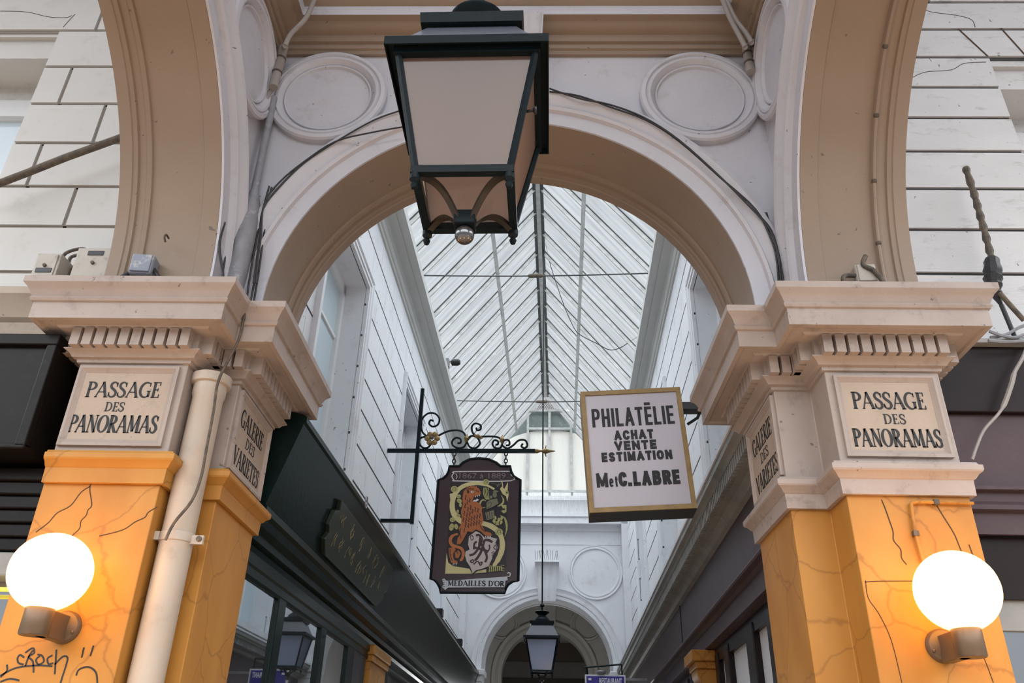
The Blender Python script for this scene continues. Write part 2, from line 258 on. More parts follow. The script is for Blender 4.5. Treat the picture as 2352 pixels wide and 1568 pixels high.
# ---- traced outlines of the painted sign, ironwork and cables (metres)
D={'scroll':[[[-1.148,4.84],[-1.147,4.92],[-1.092,4.985],[-1.017,4.985],[-0.968,4.928],[-0.979,4.864],[-1.029,4.84],[-1.069,4.872],[-1.057,4.912],[-1.026,4.901]],[[-1.148,4.84],[-1.128,4.777],[-1.073,4.73],[-1.025,4.707]],[[-1.074,4.738],[-1.146,4.714],[-1.153,4.66],[-1.116,4.613],[-1.065,4.613],[-1.025,4.668]],[[-0.985,4.73],[-0.885,4.785],[-0.798,4.801],[-0.723,4.785],[-0.684,4.73],[-0.674,4.684]],[[-0.674,4.684],[-0.7,4.622],[-0.758,4.609],[-0.811,4.637],[-0.821,4.683],[-0.786,4.719],[-0.741,4.707],[-0.736,4.668],[-0.768,4.66]],[[-0.674,4.684],[-0.642,4.622],[-0.584,4.609],[-0.542,4.653],[-0.559,4.707],[-0.604,4.738],[-0.647,4.73],[-0.674,4.684]],[[-0.574,4.731],[-0.62,4.777],[-0.63,4.841],[-0.595,4.876],[-0.543,4.856],[-0.541,4.812],[-0.574,4.801],[-0.584,4.828]],[[-0.552,4.731],[-0.443,4.734],[-0.37,4.728],[-0.325,4.7],[-0.316,4.653]],[[-0.316,4.653],[-0.337,4.61],[-0.388,4.614],[-0.414,4.653],[-0.398,4.692],[-0.361,4.684],[-0.36,4.65],[-0.384,4.647]],[[-0.316,4.653],[-0.296,4.692],[-0.252,4.692],[-0.244,4.646],[-0.28,4.638]],[[-0.316,4.638],[-0.264,4.607],[-0.207,4.638],[-0.15,4.692],[-0.085,4.692],[-0.063,4.638],[-0.091,4.61],[-0.123,4.63],[-0.109,4.657]]],'flower':[-1.025,4.707],'gold':[[-0.678,4.707],[-0.559,4.727],[-0.318,4.697]],'post':[[-1.173,5.264],[-1.157,3.852]],'bar':[[-1.494,4.578],[0.079,4.59],[0.227,4.59]],'foot':[[-1.425,3.872],[-1.157,3.861]],'chain':[[-0.792,4.567],[-0.791,4.411],[-0.275,4.569],[-0.271,4.417]],'board':[[-0.833,4.41],[-0.737,4.411],[-0.698,4.449],[-0.635,4.483],[-0.544,4.496],[-0.443,4.484],[-0.369,4.45],[-0.322,4.412],[-0.227,4.412],[-0.219,4.36],[-0.193,4.31],[-0.156,4.285],[-0.125,4.273],[-0.129,3.3],[-0.18,3.295],[-0.222,3.266],[-0.242,3.232],[-0.247,3.191],[-0.846,3.188],[-0.852,3.234],[-0.877,3.275],[-0.909,3.304],[-0.943,3.308],[-0.933,4.268],[-0.889,4.282],[-0.855,4.315],[-0.836,4.358]],'art':[['p','dark',[[-0.809,4.24],[-0.25,4.25],[-0.243,3.424],[-0.424,3.364],[-0.809,3.358],[-0.806,3.81]]],['s','white',0.009,[[-0.226,4.358],[-0.752,4.353],[-0.783,4.336],[-0.801,4.304],[-0.779,4.268],[-0.747,4.257],[-0.221,4.261],[-0.222,4.327]]],['s','white',0.006,[[-0.765,4.333],[-0.749,4.304],[-0.76,4.276]]],['s','cream',[0.02,0.034,0.04,0.042,0.046,0.048,0.05,0.05,0.05,0.05],[[-0.378,4.175],[-0.47,4.221],[-0.578,4.233],[-0.685,4.203],[-0.75,4.142],[-0.778,4.064],[-0.778,3.981],[-0.75,3.909],[-0.69,3.857],[-0.649,3.843]]],['s','cream',[0.045,0.05,0.048,0.045,0.05,0.05,0.046,0.036,0.02],[[-0.49,3.839],[-0.41,3.815],[-0.339,3.769],[-0.298,3.708],[-0.284,3.638],[-0.291,3.569],[-0.318,3.5],[-0.35,3.449],[-0.367,3.436]]],['p','cream',[[-0.808,3.552],[-0.787,3.462],[-0.741,3.43],[-0.585,3.406],[-0.557,3.361],[-0.809,3.358]]],['p','cream',[[-0.536,3.364],[-0.507,3.388],[-0.428,3.404],[-0.427,3.374]]],['p','olive',[[-0.733,4.173],[-0.739,4.153],[-0.756,4.141],[-0.779,4.141],[-0.797,4.153],[-0.805,4.173],[-0.8,4.192],[-0.782,4.205],[-0.76,4.205],[-0.741,4.193]]],['s','dark',0.004,[[-0.786,4.158],[-0.777,4.188],[-0.759,4.188],[-0.754,4.165],[-0.769,4.165]]],['p','olive',[[-0.429,4.246],[-0.435,4.228],[-0.451,4.217],[-0.471,4.217],[-0.487,4.228],[-0.494,4.246],[-0.489,4.264],[-0.473,4.275],[-0.453,4.275],[-0.436,4.264]]],['s','dark',0.004,[[-0.477,4.233],[-0.469,4.26],[-0.452,4.26],[-0.448,4.239],[-0.461,4.239]]],['p','olive',[[-0.282,3.754],[-0.289,3.733],[-0.308,3.721],[-0.332,3.72],[-0.351,3.733],[-0.359,3.753],[-0.353,3.774],[-0.334,3.787],[-0.31,3.787],[-0.29,3.774]]],['s','dark',0.004,[[-0.34,3.738],[-0.329,3.769],[-0.31,3.769],[-0.305,3.746],[-0.321,3.746]]],['p','cream',[[-0.811,4.123],[-0.772,4.137],[-0.777,4.064],[-0.802,4.064]]],['p','olive',[[-0.7,4.101],[-0.704,4.088],[-0.718,4.081],[-0.734,4.083],[-0.745,4.094],[-0.745,4.108],[-0.736,4.118],[-0.72,4.121],[-0.706,4.114]]],['s','dark',0.003,[[-0.735,4.101],[-0.711,4.095]]],['p','olive',[[-0.688,4.044],[-0.699,4.034],[-0.716,4.033],[-0.732,4.043],[-0.74,4.058],[-0.735,4.072],[-0.72,4.078],[-0.702,4.073],[-0.689,4.06]]],['s','dark',0.003,[[-0.727,4.055],[-0.7,4.048]]],['p','olive',[[-0.686,4.014],[-0.689,4.0],[-0.697,3.992],[-0.707,3.995],[-0.714,4.006],[-0.714,4.021],[-0.709,4.033],[-0.699,4.035],[-0.69,4.028]]],['s','dark',0.003,[[-0.708,4.014],[-0.693,4.007]]],['p','olive',[[-0.713,3.943],[-0.718,3.929],[-0.727,3.922],[-0.734,3.927],[-0.738,3.94],[-0.736,3.956],[-0.729,3.967],[-0.72,3.968],[-0.714,3.958]]],['s','dark',0.003,[[-0.732,3.945],[-0.719,3.938]]],['p','olive',[[-0.693,3.91],[-0.698,3.899],[-0.71,3.893],[-0.724,3.895],[-0.734,3.904],[-0.735,3.915],[-0.726,3.923],[-0.712,3.925],[-0.699,3.92]]],['s','dark',0.003,[[-0.725,3.909],[-0.704,3.905]]],['p','olive',[[-0.743,3.869],[-0.749,3.853],[-0.764,3.844],[-0.782,3.847],[-0.794,3.86],[-0.795,3.877],[-0.784,3.89],[-0.767,3.893],[-0.75,3.885]]],['s','dark',0.003,[[-0.783,3.868],[-0.756,3.861]]],['p','olive',[[-0.752,3.793],[-0.761,3.77],[-0.776,3.76],[-0.791,3.768],[-0.798,3.789],[-0.794,3.814],[-0.781,3.831],[-0.766,3.832],[-0.754,3.817]]],['s','dark',0.003,[[-0.786,3.797],[-0.763,3.786]]],['p','olive',[[-0.713,3.808],[-0.711,3.789],[-0.718,3.776],[-0.731,3.775],[-0.745,3.787],[-0.751,3.806],[-0.748,3.822],[-0.737,3.83],[-0.723,3.824]]],['s','dark',0.003,[[-0.741,3.802],[-0.721,3.793]]],['s','olive',0.008,[[-0.479,4.19],[-0.483,4.148],[-0.472,4.102],[-0.451,4.07]]],['s','olive',0.008,[[-0.465,4.19],[-0.469,4.148],[-0.458,4.102],[-0.442,4.07]]],['s','olive',0.008,[[-0.451,4.19],[-0.454,4.148],[-0.444,4.102],[-0.433,4.07]]],['s','olive',0.008,[[-0.436,4.19],[-0.44,4.148],[-0.429,4.102],[-0.425,4.07]]],['s','olive',[0.006,0.014,0.018,0.014,0.008],[[-0.461,3.992],[-0.496,3.988],[-0.514,4.024],[-0.489,4.065],[-0.455,4.056]]],['p','cream',[[-0.246,4.247],[-0.248,4.159],[-0.235,4.122],[-0.25,4.048],[-0.262,4.103],[-0.296,4.126],[-0.324,4.177],[-0.307,4.2],[-0.28,4.177]]],['p','olive',[[-0.237,4.14],[-0.24,4.127],[-0.249,4.119],[-0.26,4.119],[-0.269,4.127],[-0.272,4.14],[-0.269,4.153],[-0.261,4.161],[-0.25,4.161],[-0.24,4.153]]],['p','dark',[[-0.247,4.14],[-0.249,4.135],[-0.252,4.131],[-0.257,4.131],[-0.26,4.135],[-0.262,4.14],[-0.26,4.145],[-0.257,4.149],[-0.253,4.149],[-0.249,4.146]]],['s','cream',[0.002,0.008,0.01,0.004],[[-0.328,4.281],[-0.307,4.251],[-0.298,4.205],[-0.301,4.158]]],['s','olive',[0.006,0.016,0.018,0.014,0.006],[[-0.309,4.112],[-0.288,4.076],[-0.289,4.039],[-0.32,4.011],[-0.342,4.002]]],['p','olive',[[-0.309,4.016],[-0.256,4.016],[-0.254,3.948],[-0.282,3.932],[-0.305,3.957],[-0.283,3.971]]],['p','dark',[[-0.268,3.974],[-0.27,3.967],[-0.275,3.963],[-0.282,3.963],[-0.287,3.967],[-0.289,3.974],[-0.287,3.98],[-0.282,3.984],[-0.276,3.984],[-0.27,3.98]]],['s','olive',[0.008,0.016,0.02,0.016,0.01,0.004],[[-0.312,3.912],[-0.272,3.89],[-0.253,3.841],[-0.247,3.788],[-0.255,3.743],[-0.265,3.707]]],['p','olive',[[-0.358,3.839],[-0.369,3.84],[-0.38,3.852],[-0.383,3.867],[-0.378,3.877],[-0.367,3.876],[-0.356,3.864],[-0.353,3.849]]],['p','olive',[[-0.334,3.819],[-0.344,3.824],[-0.35,3.839],[-0.348,3.854],[-0.339,3.862],[-0.329,3.856],[-0.324,3.842],[-0.325,3.826]]],['p','olive',[[-0.325,3.85],[-0.334,3.857],[-0.338,3.872],[-0.333,3.887],[-0.324,3.893],[-0.315,3.886],[-0.311,3.871],[-0.315,3.856]]],['p','olive',[[-0.307,3.825],[-0.315,3.833],[-0.314,3.849],[-0.307,3.862],[-0.296,3.866],[-0.289,3.857],[-0.289,3.841],[-0.297,3.828]]],['p','olive',[[-0.352,3.869],[-0.363,3.872],[-0.372,3.885],[-0.374,3.9],[-0.368,3.909],[-0.357,3.907],[-0.348,3.894],[-0.346,3.878]]],['p','olive',[[-0.305,3.865],[-0.312,3.874],[-0.311,3.89],[-0.303,3.903],[-0.292,3.905],[-0.285,3.896],[-0.286,3.881],[-0.294,3.868]]],['s','olive',0.006,[[-0.386,3.858],[-0.349,3.822],[-0.314,3.823]]],['p','grey',[[-0.35,4.117],[-0.354,4.098],[-0.364,4.087],[-0.377,4.087],[-0.389,4.098],[-0.393,4.116],[-0.39,4.135],[-0.379,4.146],[-0.366,4.146],[-0.355,4.135]]],['p','grey',[[-0.395,4.147],[-0.373,4.165],[-0.333,4.154],[-0.35,4.14]]],['s','grey',0.005,[[-0.411,4.228],[-0.362,4.223],[-0.347,4.191]]],['s','grey',0.005,[[-0.335,4.233],[-0.352,4.195],[-0.308,4.242]]],['p','grey',[[-0.449,4.038],[-0.419,4.066],[-0.348,4.08],[-0.333,4.03],[-0.39,3.993],[-0.447,3.973]]],['s','dark',0.004,[[-0.437,4.029],[-0.405,4.043],[-0.408,4.002],[-0.439,3.988]]],['p','grey',[[-0.459,3.938],[-0.376,3.966],[-0.364,3.885],[-0.439,3.865]]],['s','dark',0.004,[[-0.442,3.947],[-0.432,3.875]]],['s','dark',0.004,[[-0.419,3.947],[-0.41,3.875]]],['s','dark',0.004,[[-0.397,3.948],[-0.388,3.876]]],['p','grey',[[-0.394,4.093],[-0.396,4.084],[-0.402,4.078],[-0.41,4.077],[-0.417,4.083],[-0.419,4.093],[-0.417,4.103],[-0.411,4.109],[-0.403,4.109],[-0.397,4.103]]],['p','orange',[[-0.678,4.147],[-0.648,4.185],[-0.604,4.202],[-0.559,4.198],[-0.526,4.176],[-0.508,4.139],[-0.512,4.111],[-0.572,4.1],[-0.587,4.056],[-0.534,4.042],[-0.507,4.019],[-0.489,3.992],[-0.491,3.956],[-0.472,3.866],[-0.488,3.821],[-0.452,3.76],[-0.399,3.744],[-0.383,3.721],[-0.407,3.709],[-0.451,3.72],[-0.496,3.758],[-0.54,3.775],[-0.574,3.748],[-0.619,3.757],[-0.634,3.723],[-0.658,3.67],[-0.682,3.633],[-0.717,3.632],[-0.711,3.687],[-0.687,3.731],[-0.706,3.784],[-0.684,3.829],[-0.683,3.901],[-0.692,3.955],[-0.676,4.018],[-0.684,4.083]]],['s','orange2',[0.02,0.03,0.03,0.03,0.028,0.028,0.028,0.026,0.02],[[-0.709,3.731],[-0.761,3.711],[-0.779,3.667],[-0.759,3.624],[-0.716,3.609],[-0.667,3.59],[-0.648,3.54],[-0.662,3.49],[-0.679,3.483]]],['p','orange',[[-0.789,3.595],[-0.742,3.607],[-0.721,3.583],[-0.747,3.539],[-0.735,3.489],[-0.698,3.471],[-0.699,3.452],[-0.759,3.459],[-0.785,3.539]]],['p','orange',[[-0.73,3.552],[-0.697,3.578],[-0.673,3.548],[-0.693,3.501],[-0.721,3.505]]],['p','white',[[-0.742,3.455],[-0.733,3.455],[-0.739,3.43]]],['p','white',[[-0.726,3.455],[-0.718,3.455],[-0.723,3.43]]],['p','white',[[-0.711,3.456],[-0.702,3.456],[-0.708,3.43]]],['p','white',[[-0.45,3.714],[-0.438,3.714],[-0.446,3.691]]],['p','white',[[-0.429,3.714],[-0.416,3.714],[-0.424,3.691]]],['p','white',[[-0.407,3.714],[-0.395,3.714],[-0.403,3.691]]],['p','dark',[[-0.587,4.056],[-0.572,4.1],[-0.509,4.118],[-0.519,4.07],[-0.548,4.042]]],['p','white',[[-0.565,4.103],[-0.551,4.106],[-0.558,4.089]]],['p','white',[[-0.548,4.107],[-0.533,4.11],[-0.54,4.093]]],['p','white',[[-0.528,4.113],[-0.514,4.116],[-0.52,4.098]]],['p','white',[[-0.584,4.048],[-0.571,4.065],[-0.557,4.061],[-0.545,4.076],[-0.53,4.072],[-0.524,4.063],[-0.548,4.047]]],['p','white',[[-0.575,4.144],[-0.578,4.138],[-0.585,4.134],[-0.595,4.134],[-0.603,4.138],[-0.606,4.144],[-0.603,4.15],[-0.596,4.154],[-0.586,4.154],[-0.578,4.15]]],['p','dark',[[-0.582,4.144],[-0.582,4.14],[-0.585,4.137],[-0.588,4.137],[-0.591,4.14],[-0.592,4.144],[-0.591,4.148],[-0.589,4.151],[-0.586,4.151],[-0.583,4.148]]],['p','dark',[[-0.622,4.146],[-0.624,4.136],[-0.629,4.13],[-0.635,4.13],[-0.641,4.136],[-0.644,4.146],[-0.642,4.155],[-0.637,4.161],[-0.63,4.161],[-0.625,4.155]]],['s','dark',0.0065,[[-0.658,4.11],[-0.648,4.096],[-0.658,4.081],[-0.649,4.064]]],['s','dark',0.0065,[[-0.638,4.064],[-0.628,4.05],[-0.638,4.035],[-0.629,4.019]]],['s','dark',0.0065,[[-0.616,4.083],[-0.607,4.068],[-0.617,4.054],[-0.607,4.037]]],['s','dark',0.0065,[[-0.658,4.028],[-0.649,4.013],[-0.659,3.998],[-0.649,3.982]]],['s','dark',0.0065,[[-0.63,3.991],[-0.62,3.977],[-0.63,3.962],[-0.621,3.946]]],['s','dark',0.0065,[[-0.604,4.01],[-0.594,3.995],[-0.604,3.981],[-0.595,3.964]]],['s','dark',0.0065,[[-0.664,3.955],[-0.654,3.94],[-0.664,3.926],[-0.654,3.91]]],['s','dark',0.0065,[[-0.636,3.937],[-0.627,3.923],[-0.637,3.908],[-0.627,3.892]]],['s','dark',0.0065,[[-0.61,3.946],[-0.6,3.932],[-0.61,3.917],[-0.601,3.901]]],['s','dark',0.0065,[[-0.585,3.973],[-0.575,3.959],[-0.585,3.945],[-0.575,3.928]]],['s','dark',0.0065,[[-0.559,3.992],[-0.549,3.977],[-0.559,3.963],[-0.55,3.947]]],['s','dark',0.0065,[[-0.532,3.983],[-0.522,3.968],[-0.532,3.954],[-0.523,3.938]]],['s','dark',0.0065,[[-0.669,3.892],[-0.66,3.877],[-0.67,3.863],[-0.66,3.847]]],['s','dark',0.0065,[[-0.642,3.883],[-0.633,3.869],[-0.643,3.854],[-0.633,3.838]]],['s','dark',0.0065,[[-0.616,3.888],[-0.607,3.873],[-0.616,3.859],[-0.607,3.843]]],['s','dark',0.0065,[[-0.59,3.901],[-0.581,3.887],[-0.591,3.872],[-0.581,3.856]]],['s','dark',0.0065,[[-0.564,3.91],[-0.555,3.896],[-0.565,3.882],[-0.555,3.866]]],['s','dark',0.0065,[[-0.538,3.92],[-0.528,3.905],[-0.538,3.891],[-0.529,3.875]]],['s','dark',0.0065,[[-0.512,3.929],[-0.502,3.914],[-0.512,3.9],[-0.503,3.884]]],['s','dark',0.0065,[[-0.645,3.838],[-0.635,3.824],[-0.645,3.81],[-0.635,3.794]]],['s','dark',0.0065,[[-0.618,3.834],[-0.608,3.82],[-0.618,3.805],[-0.609,3.789]]],['s','dark',0.0065,[[-0.592,3.847],[-0.583,3.833],[-0.593,3.819],[-0.583,3.803]]],['s','dark',0.0065,[[-0.566,3.857],[-0.557,3.842],[-0.567,3.828],[-0.557,3.812]]],['s','dark',0.0065,[[-0.54,3.861],[-0.53,3.847],[-0.54,3.833],[-0.531,3.817]]],['s','dark',0.0065,[[-0.514,3.866],[-0.504,3.852],[-0.514,3.837],[-0.505,3.821]]],['s','dark',0.006,[[-0.656,4.166],[-0.621,4.175],[-0.576,4.171]]],['s','dark',0.006,[[-0.557,4.157],[-0.525,4.148]]],['s','dark',0.006,[[-0.681,3.784],[-0.692,3.74],[-0.676,3.687]]],['s','dark',0.006,[[-0.646,3.785],[-0.653,3.74]]],['s','dark',0.006,[[-0.498,3.812],[-0.479,3.777],[-0.443,3.751]]],['s','dark',0.006,[[-0.774,3.582],[-0.771,3.53],[-0.748,3.479]]],['s','dark',0.006,[[-0.714,3.57],[-0.699,3.54]]],['p','orange',[[-0.657,4.183],[-0.645,4.19],[-0.656,4.207]]],['p','orange',[[-0.635,4.183],[-0.622,4.19],[-0.634,4.207]]],['p','orange',[[-0.612,4.183],[-0.6,4.19],[-0.611,4.207]]],['p','orange',[[-0.585,4.183],[-0.573,4.19],[-0.584,4.207]]],['p','orange',[[-0.558,4.183],[-0.546,4.191],[-0.557,4.207]]],['p','shield',[[-0.628,3.562],[-0.591,3.582],[-0.608,3.631],[-0.603,3.706],[-0.574,3.73],[-0.54,3.757],[-0.504,3.742],[-0.45,3.694],[-0.406,3.703],[-0.334,3.686],[-0.351,3.646],[-0.327,3.603],[-0.373,3.525],[-0.377,3.5],[-0.404,3.431],[-0.473,3.401],[-0.52,3.392],[-0.552,3.361],[-0.577,3.421],[-0.614,3.472],[-0.63,3.523]]],['s','maroon',0.022,[[-0.538,3.715],[-0.507,3.72],[-0.48,3.685],[-0.491,3.637],[-0.515,3.584],[-0.548,3.541],[-0.59,3.528]]],['s','maroon',0.024,[[-0.379,3.651],[-0.405,3.668],[-0.449,3.672],[-0.465,3.628],[-0.48,3.567],[-0.512,3.507],[-0.536,3.481]]],['s','maroon',0.02,[[-0.55,3.584],[-0.548,3.636],[-0.527,3.658]]],['s','maroon',0.022,[[-0.482,3.637],[-0.445,3.568],[-0.425,3.508],[-0.441,3.465]]],['s','maroon',0.022,[[-0.542,3.601],[-0.48,3.585],[-0.419,3.568]]],['s','maroon',0.014,[[-0.427,3.551],[-0.403,3.594],[-0.408,3.629]]],['s','maroon',0.02,[[-0.493,3.698],[-0.5,3.654],[-0.502,3.584]]],['s','maroon',0.012,[[-0.562,3.485],[-0.579,3.472],[-0.561,3.46],[-0.545,3.477],[-0.563,3.489]]],['s','maroon',0.012,[[-0.548,3.443],[-0.51,3.473],[-0.483,3.435],[-0.467,3.465],[-0.501,3.452]]],['s','maroon',0.008,[[-0.582,3.684],[-0.591,3.701],[-0.577,3.715],[-0.562,3.697],[-0.567,3.675],[-0.584,3.671]]],['s','maroon',0.008,[[-0.356,3.62],[-0.364,3.599],[-0.346,3.586],[-0.338,3.608],[-0.356,3.629]]],['s','maroon',0.006,[[-0.381,3.525],[-0.358,3.56]]],['s','maroon',0.006,[[-0.385,3.547],[-0.363,3.568]]],['s','olive',0.01,[[-0.406,3.438],[-0.396,3.408],[-0.4,3.374]]],['s','olive',0.01,[[-0.387,3.437],[-0.377,3.408],[-0.381,3.377]]],['s','olive',0.01,[[-0.368,3.435],[-0.358,3.408],[-0.363,3.379]]],['s','olive',0.01,[[-0.349,3.434],[-0.34,3.408],[-0.344,3.382]]],['s','olive',0.01,[[-0.33,3.432],[-0.321,3.408],[-0.325,3.385]]],['s','olive',0.01,[[-0.311,3.431],[-0.302,3.409],[-0.307,3.388]]],['s','olive',0.01,[[-0.292,3.429],[-0.283,3.409],[-0.288,3.39]]],['s','olive',0.006,[[-0.294,3.439],[-0.26,3.436]]],['s','olive',0.006,[[-0.294,3.414],[-0.259,3.411]]],['s','olive',0.006,[[-0.293,3.39],[-0.259,3.387]]],['p','ribbon',[[-0.834,3.305],[-0.811,3.311],[-0.791,3.291],[-0.249,3.334],[-0.232,3.339],[-0.224,3.303],[-0.246,3.297],[-0.253,3.239],[-0.772,3.23],[-0.798,3.208],[-0.83,3.234],[-0.816,3.259]]],['s','white',0.008,[[-0.228,3.339],[-0.208,3.339],[-0.205,3.364],[-0.22,3.372],[-0.228,3.361]]],['s','dark',0.004,[[-0.827,3.292],[-0.806,3.299]]],['s','dark',0.004,[[-0.825,3.272],[-0.805,3.278]]],['s','dark',0.004,[[-0.824,3.251],[-0.803,3.258]]],['s','dark',0.004,[[-0.823,3.234],[-0.802,3.241]]]],'txt_med':[[-0.779,3.241],[-0.255,3.252],[-0.783,3.297],[-0.257,3.304]],'txt_date':[[-0.753,4.28],[-0.246,4.285]],'cab_far_l':[[[-0.57,3.315,4.736],[-0.759,3.315,4.689],[-0.94,3.315,4.626],[-1.084,3.315,4.49],[-1.2,3.315,4.342],[-1.253,3.315,4.2],[-1.234,3.315,4.009],[-1.225,3.315,3.852],[-1.211,3.315,3.725]],[[-0.598,3.32,4.861],[-0.746,3.32,4.787],[-0.92,3.32,4.646],[-1.085,3.32,4.488],[-1.188,3.32,4.332],[-1.255,3.32,4.176],[-1.24,3.32,3.96],[-1.226,3.32,3.728]]],'cab_far_r':[[[0.205,3.315,5.018],[0.368,3.315,4.943],[0.533,3.315,4.898],[0.717,3.315,4.802],[0.892,3.315,4.642],[1.075,3.315,4.406],[1.208,3.315,4.21],[1.289,3.315,4.075],[1.316,3.315,3.924],[1.307,3.315,3.763]],[[0.205,3.32,5.0],[0.368,3.32,4.967],[0.533,3.32,4.886],[0.729,3.32,4.788],[0.897,3.32,4.634],[1.086,3.32,4.393],[1.24,3.32,4.192],[1.293,3.32,4.018],[1.306,3.32,3.902],[1.298,3.32,3.766]],[[1.247,3.32,4.165],[1.303,3.32,4.058],[1.32,3.32,3.902],[1.321,3.32,3.766]]],'cond_l':[[-1.145,3.16,5.552],[-1.173,3.16,5.399],[-1.238,3.16,5.272],[-1.255,3.16,5.179]],'sleeve_l':[[-1.323,3.3,5.327],[-1.332,3.3,5.01]],'cond_r':[[[1.18,3.16,5.545],[1.211,3.16,5.373],[1.245,3.16,5.245],[1.264,3.16,5.167]],[[1.2,3.16,5.545],[1.236,3.16,5.384],[1.283,3.16,5.269],[1.301,3.16,5.201]]],'sleeve_r':[[[1.32,3.3,5.329],[1.32,3.3,5.126]],[[1.358,3.3,5.364],[1.363,3.3,5.164]]],'cond_l2':[[-1.348,3.33,5.028],[-1.362,3.33,4.991],[-1.367,3.33,4.935]],'wire_pipe':[[-1.176,3.2,3.568],[-1.186,3.2,3.474],[-1.191,3.2,3.35],[-1.223,3.2,3.228],[-1.243,3.2,3.132],[-1.235,3.2,2.998],[-1.231,3.2,2.829],[-1.228,3.2,2.705],[-1.246,3.2,2.603],[-1.297,3.2,2.513],[-1.317,3.2,2.442]],'branch':[[[2.398,3.4,3.419],[2.33,3.4,3.328],[2.296,3.4,3.262],[2.223,3.4,3.142],[2.126,3.4,3.047],[2.076,3.4,2.974],[2.036,3.4,2.903]],[[2.388,3.42,3.77],[2.419,3.42,3.702],[2.462,3.42,3.617]]],'bundle':[[[2.284,3.42,3.556],[2.334,3.42,3.533],[2.392,3.42,3.522],[2.441,3.42,3.539]],[[2.293,3.44,3.532],[2.369,3.44,3.549],[2.44,3.44,3.588],[2.486,3.44,3.605]],[[2.254,3.4,3.493],[2.332,3.4,3.487],[2.434,3.4,3.495]]],'pole':[[-2.846,3.45,4.409],[-2.662,3.45,4.514],[-2.475,3.45,4.626],[-2.213,3.45,4.767],[-2.153,3.45,4.807]],'rod':[[2.433,3.45,4.578],[2.435,3.45,4.416],[2.431,3.45,4.273],[2.427,3.45,4.135],[2.421,3.45,4.001]],'clump':[[2.421,3.45,4.001],[2.408,3.45,3.922],[2.392,3.45,3.845],[2.39,3.45,3.769],[2.398,3.45,3.72]],'boxcab_r':[[1.496,3.18,3.686],[1.509,3.18,3.71],[1.553,3.18,3.72]],'boxcab_r2':[[1.6,3.17,3.842],[1.589,3.17,3.813],[1.609,3.17,3.789],[1.622,3.17,3.717],[1.629,3.17,3.681]],'lampcond_r':[[1.877,3.185,2.638],[1.731,3.185,2.64],[1.646,3.185,2.638],[1.631,3.185,2.617],[1.625,3.185,2.513],[1.627,3.185,2.453],[1.631,3.185,2.395]],'crock':[[[-1.746,3.196,1.996],[-1.764,3.196,2.005],[-1.77,3.196,1.993],[-1.761,3.196,1.977],[-1.741,3.196,1.972]],[[-1.721,3.196,2.022],[-1.73,3.196,1.999],[-1.732,3.196,1.966]],[[-1.747,3.196,2.013],[-1.724,3.196,2.03],[-1.713,3.196,2.013],[-1.73,3.196,1.999],[-1.709,3.196,1.983],[-1.695,3.196,1.945]],[[-1.689,3.196,2.003],[-1.699,3.196,1.989],[-1.685,3.196,1.973],[-1.668,3.196,1.984],[-1.68,3.196,2.003],[-1.699,3.196,2.008]],[[-1.642,3.196,2.006],[-1.657,3.196,1.995],[-1.648,3.196,1.976],[-1.631,3.196,1.979]],[[-1.633,3.196,2.026],[-1.624,3.196,1.985],[-1.614,3.196,1.941]],[[-1.624,3.196,1.974],[-1.602,3.196,2.002],[-1.583,3.196,1.999],[-1.581,3.196,1.969],[-1.583,3.196,1.937],[-1.584,3.196,1.911]],[[-1.531,3.196,2.036],[-1.53,3.196,2.0]],[[-1.497,3.196,2.043],[-1.499,3.196,2.006]],[[-1.813,3.196,1.927],[-1.796,3.196,1.949],[-1.803,3.196,1.97]],[[-1.815,3.196,1.932],[-1.764,3.196,1.96],[-1.685,3.196,1.97],[-1.631,3.196,1.968]],[[-1.533,3.196,1.938],[-1.528,3.196,1.959],[-1.495,3.196,1.968],[-1.463,3.196,1.95],[-1.448,3.196,1.914]],[[-1.808,3.196,1.911],[-1.776,3.196,1.922],[-1.739,3.196,1.917]]],'cracks_l':[[[-1.678,3.197,2.669],[-1.675,3.197,2.642],[-1.65,3.197,2.58],[-1.66,3.197,2.559],[-1.661,3.197,2.537],[-1.676,3.197,2.513],[-1.673,3.197,2.483],[-1.693,3.197,2.456],[-1.693,3.197,2.438]],[[-1.678,3.197,2.658],[-1.709,3.197,2.632],[-1.736,3.197,2.576],[-1.782,3.197,2.545],[-1.806,3.197,2.505],[-1.845,3.197,2.465]],[[-1.38,3.197,2.576],[-1.411,3.197,2.554],[-1.421,3.197,2.532],[-1.456,3.197,2.513],[-1.498,3.197,2.48],[-1.585,3.197,2.454]]],'cracks_r':[[[1.526,3.197,2.652],[1.533,3.197,2.618],[1.54,3.197,2.571],[1.546,3.197,2.522],[1.541,3.197,2.489],[1.561,3.197,2.454],[1.558,3.197,2.421],[1.572,3.197,2.396]],[[1.738,3.197,2.632],[1.754,3.197,2.588],[1.772,3.197,2.542],[1.783,3.197,2.506],[1.792,3.197,2.451],[1.808,3.197,2.413]],[[1.827,3.197,2.477],[1.832,3.197,2.432],[1.837,3.197,2.401]]],'cracks_r2':[[[1.401,3.197,2.327],[1.448,3.197,2.331],[1.594,3.197,2.334]],[[1.405,3.197,2.333],[1.403,3.197,2.268],[1.432,3.197,2.211],[1.459,3.197,2.118],[1.468,3.197,1.974]],[[1.776,3.197,2.087],[1.784,3.197,2.045],[1.793,3.197,1.98]]],'roofcab':[[0.076,6.4,8.609],[0.133,6.4,8.287],[0.213,6.4,7.974],[0.333,6.4,7.554],[0.467,6.4,7.19],[0.565,6.4,7.066],[0.769,6.4,6.943],[0.941,6.4,6.842],[1.088,6.4,6.874],[1.239,6.4,6.981],[1.409,6.4,7.088]]}
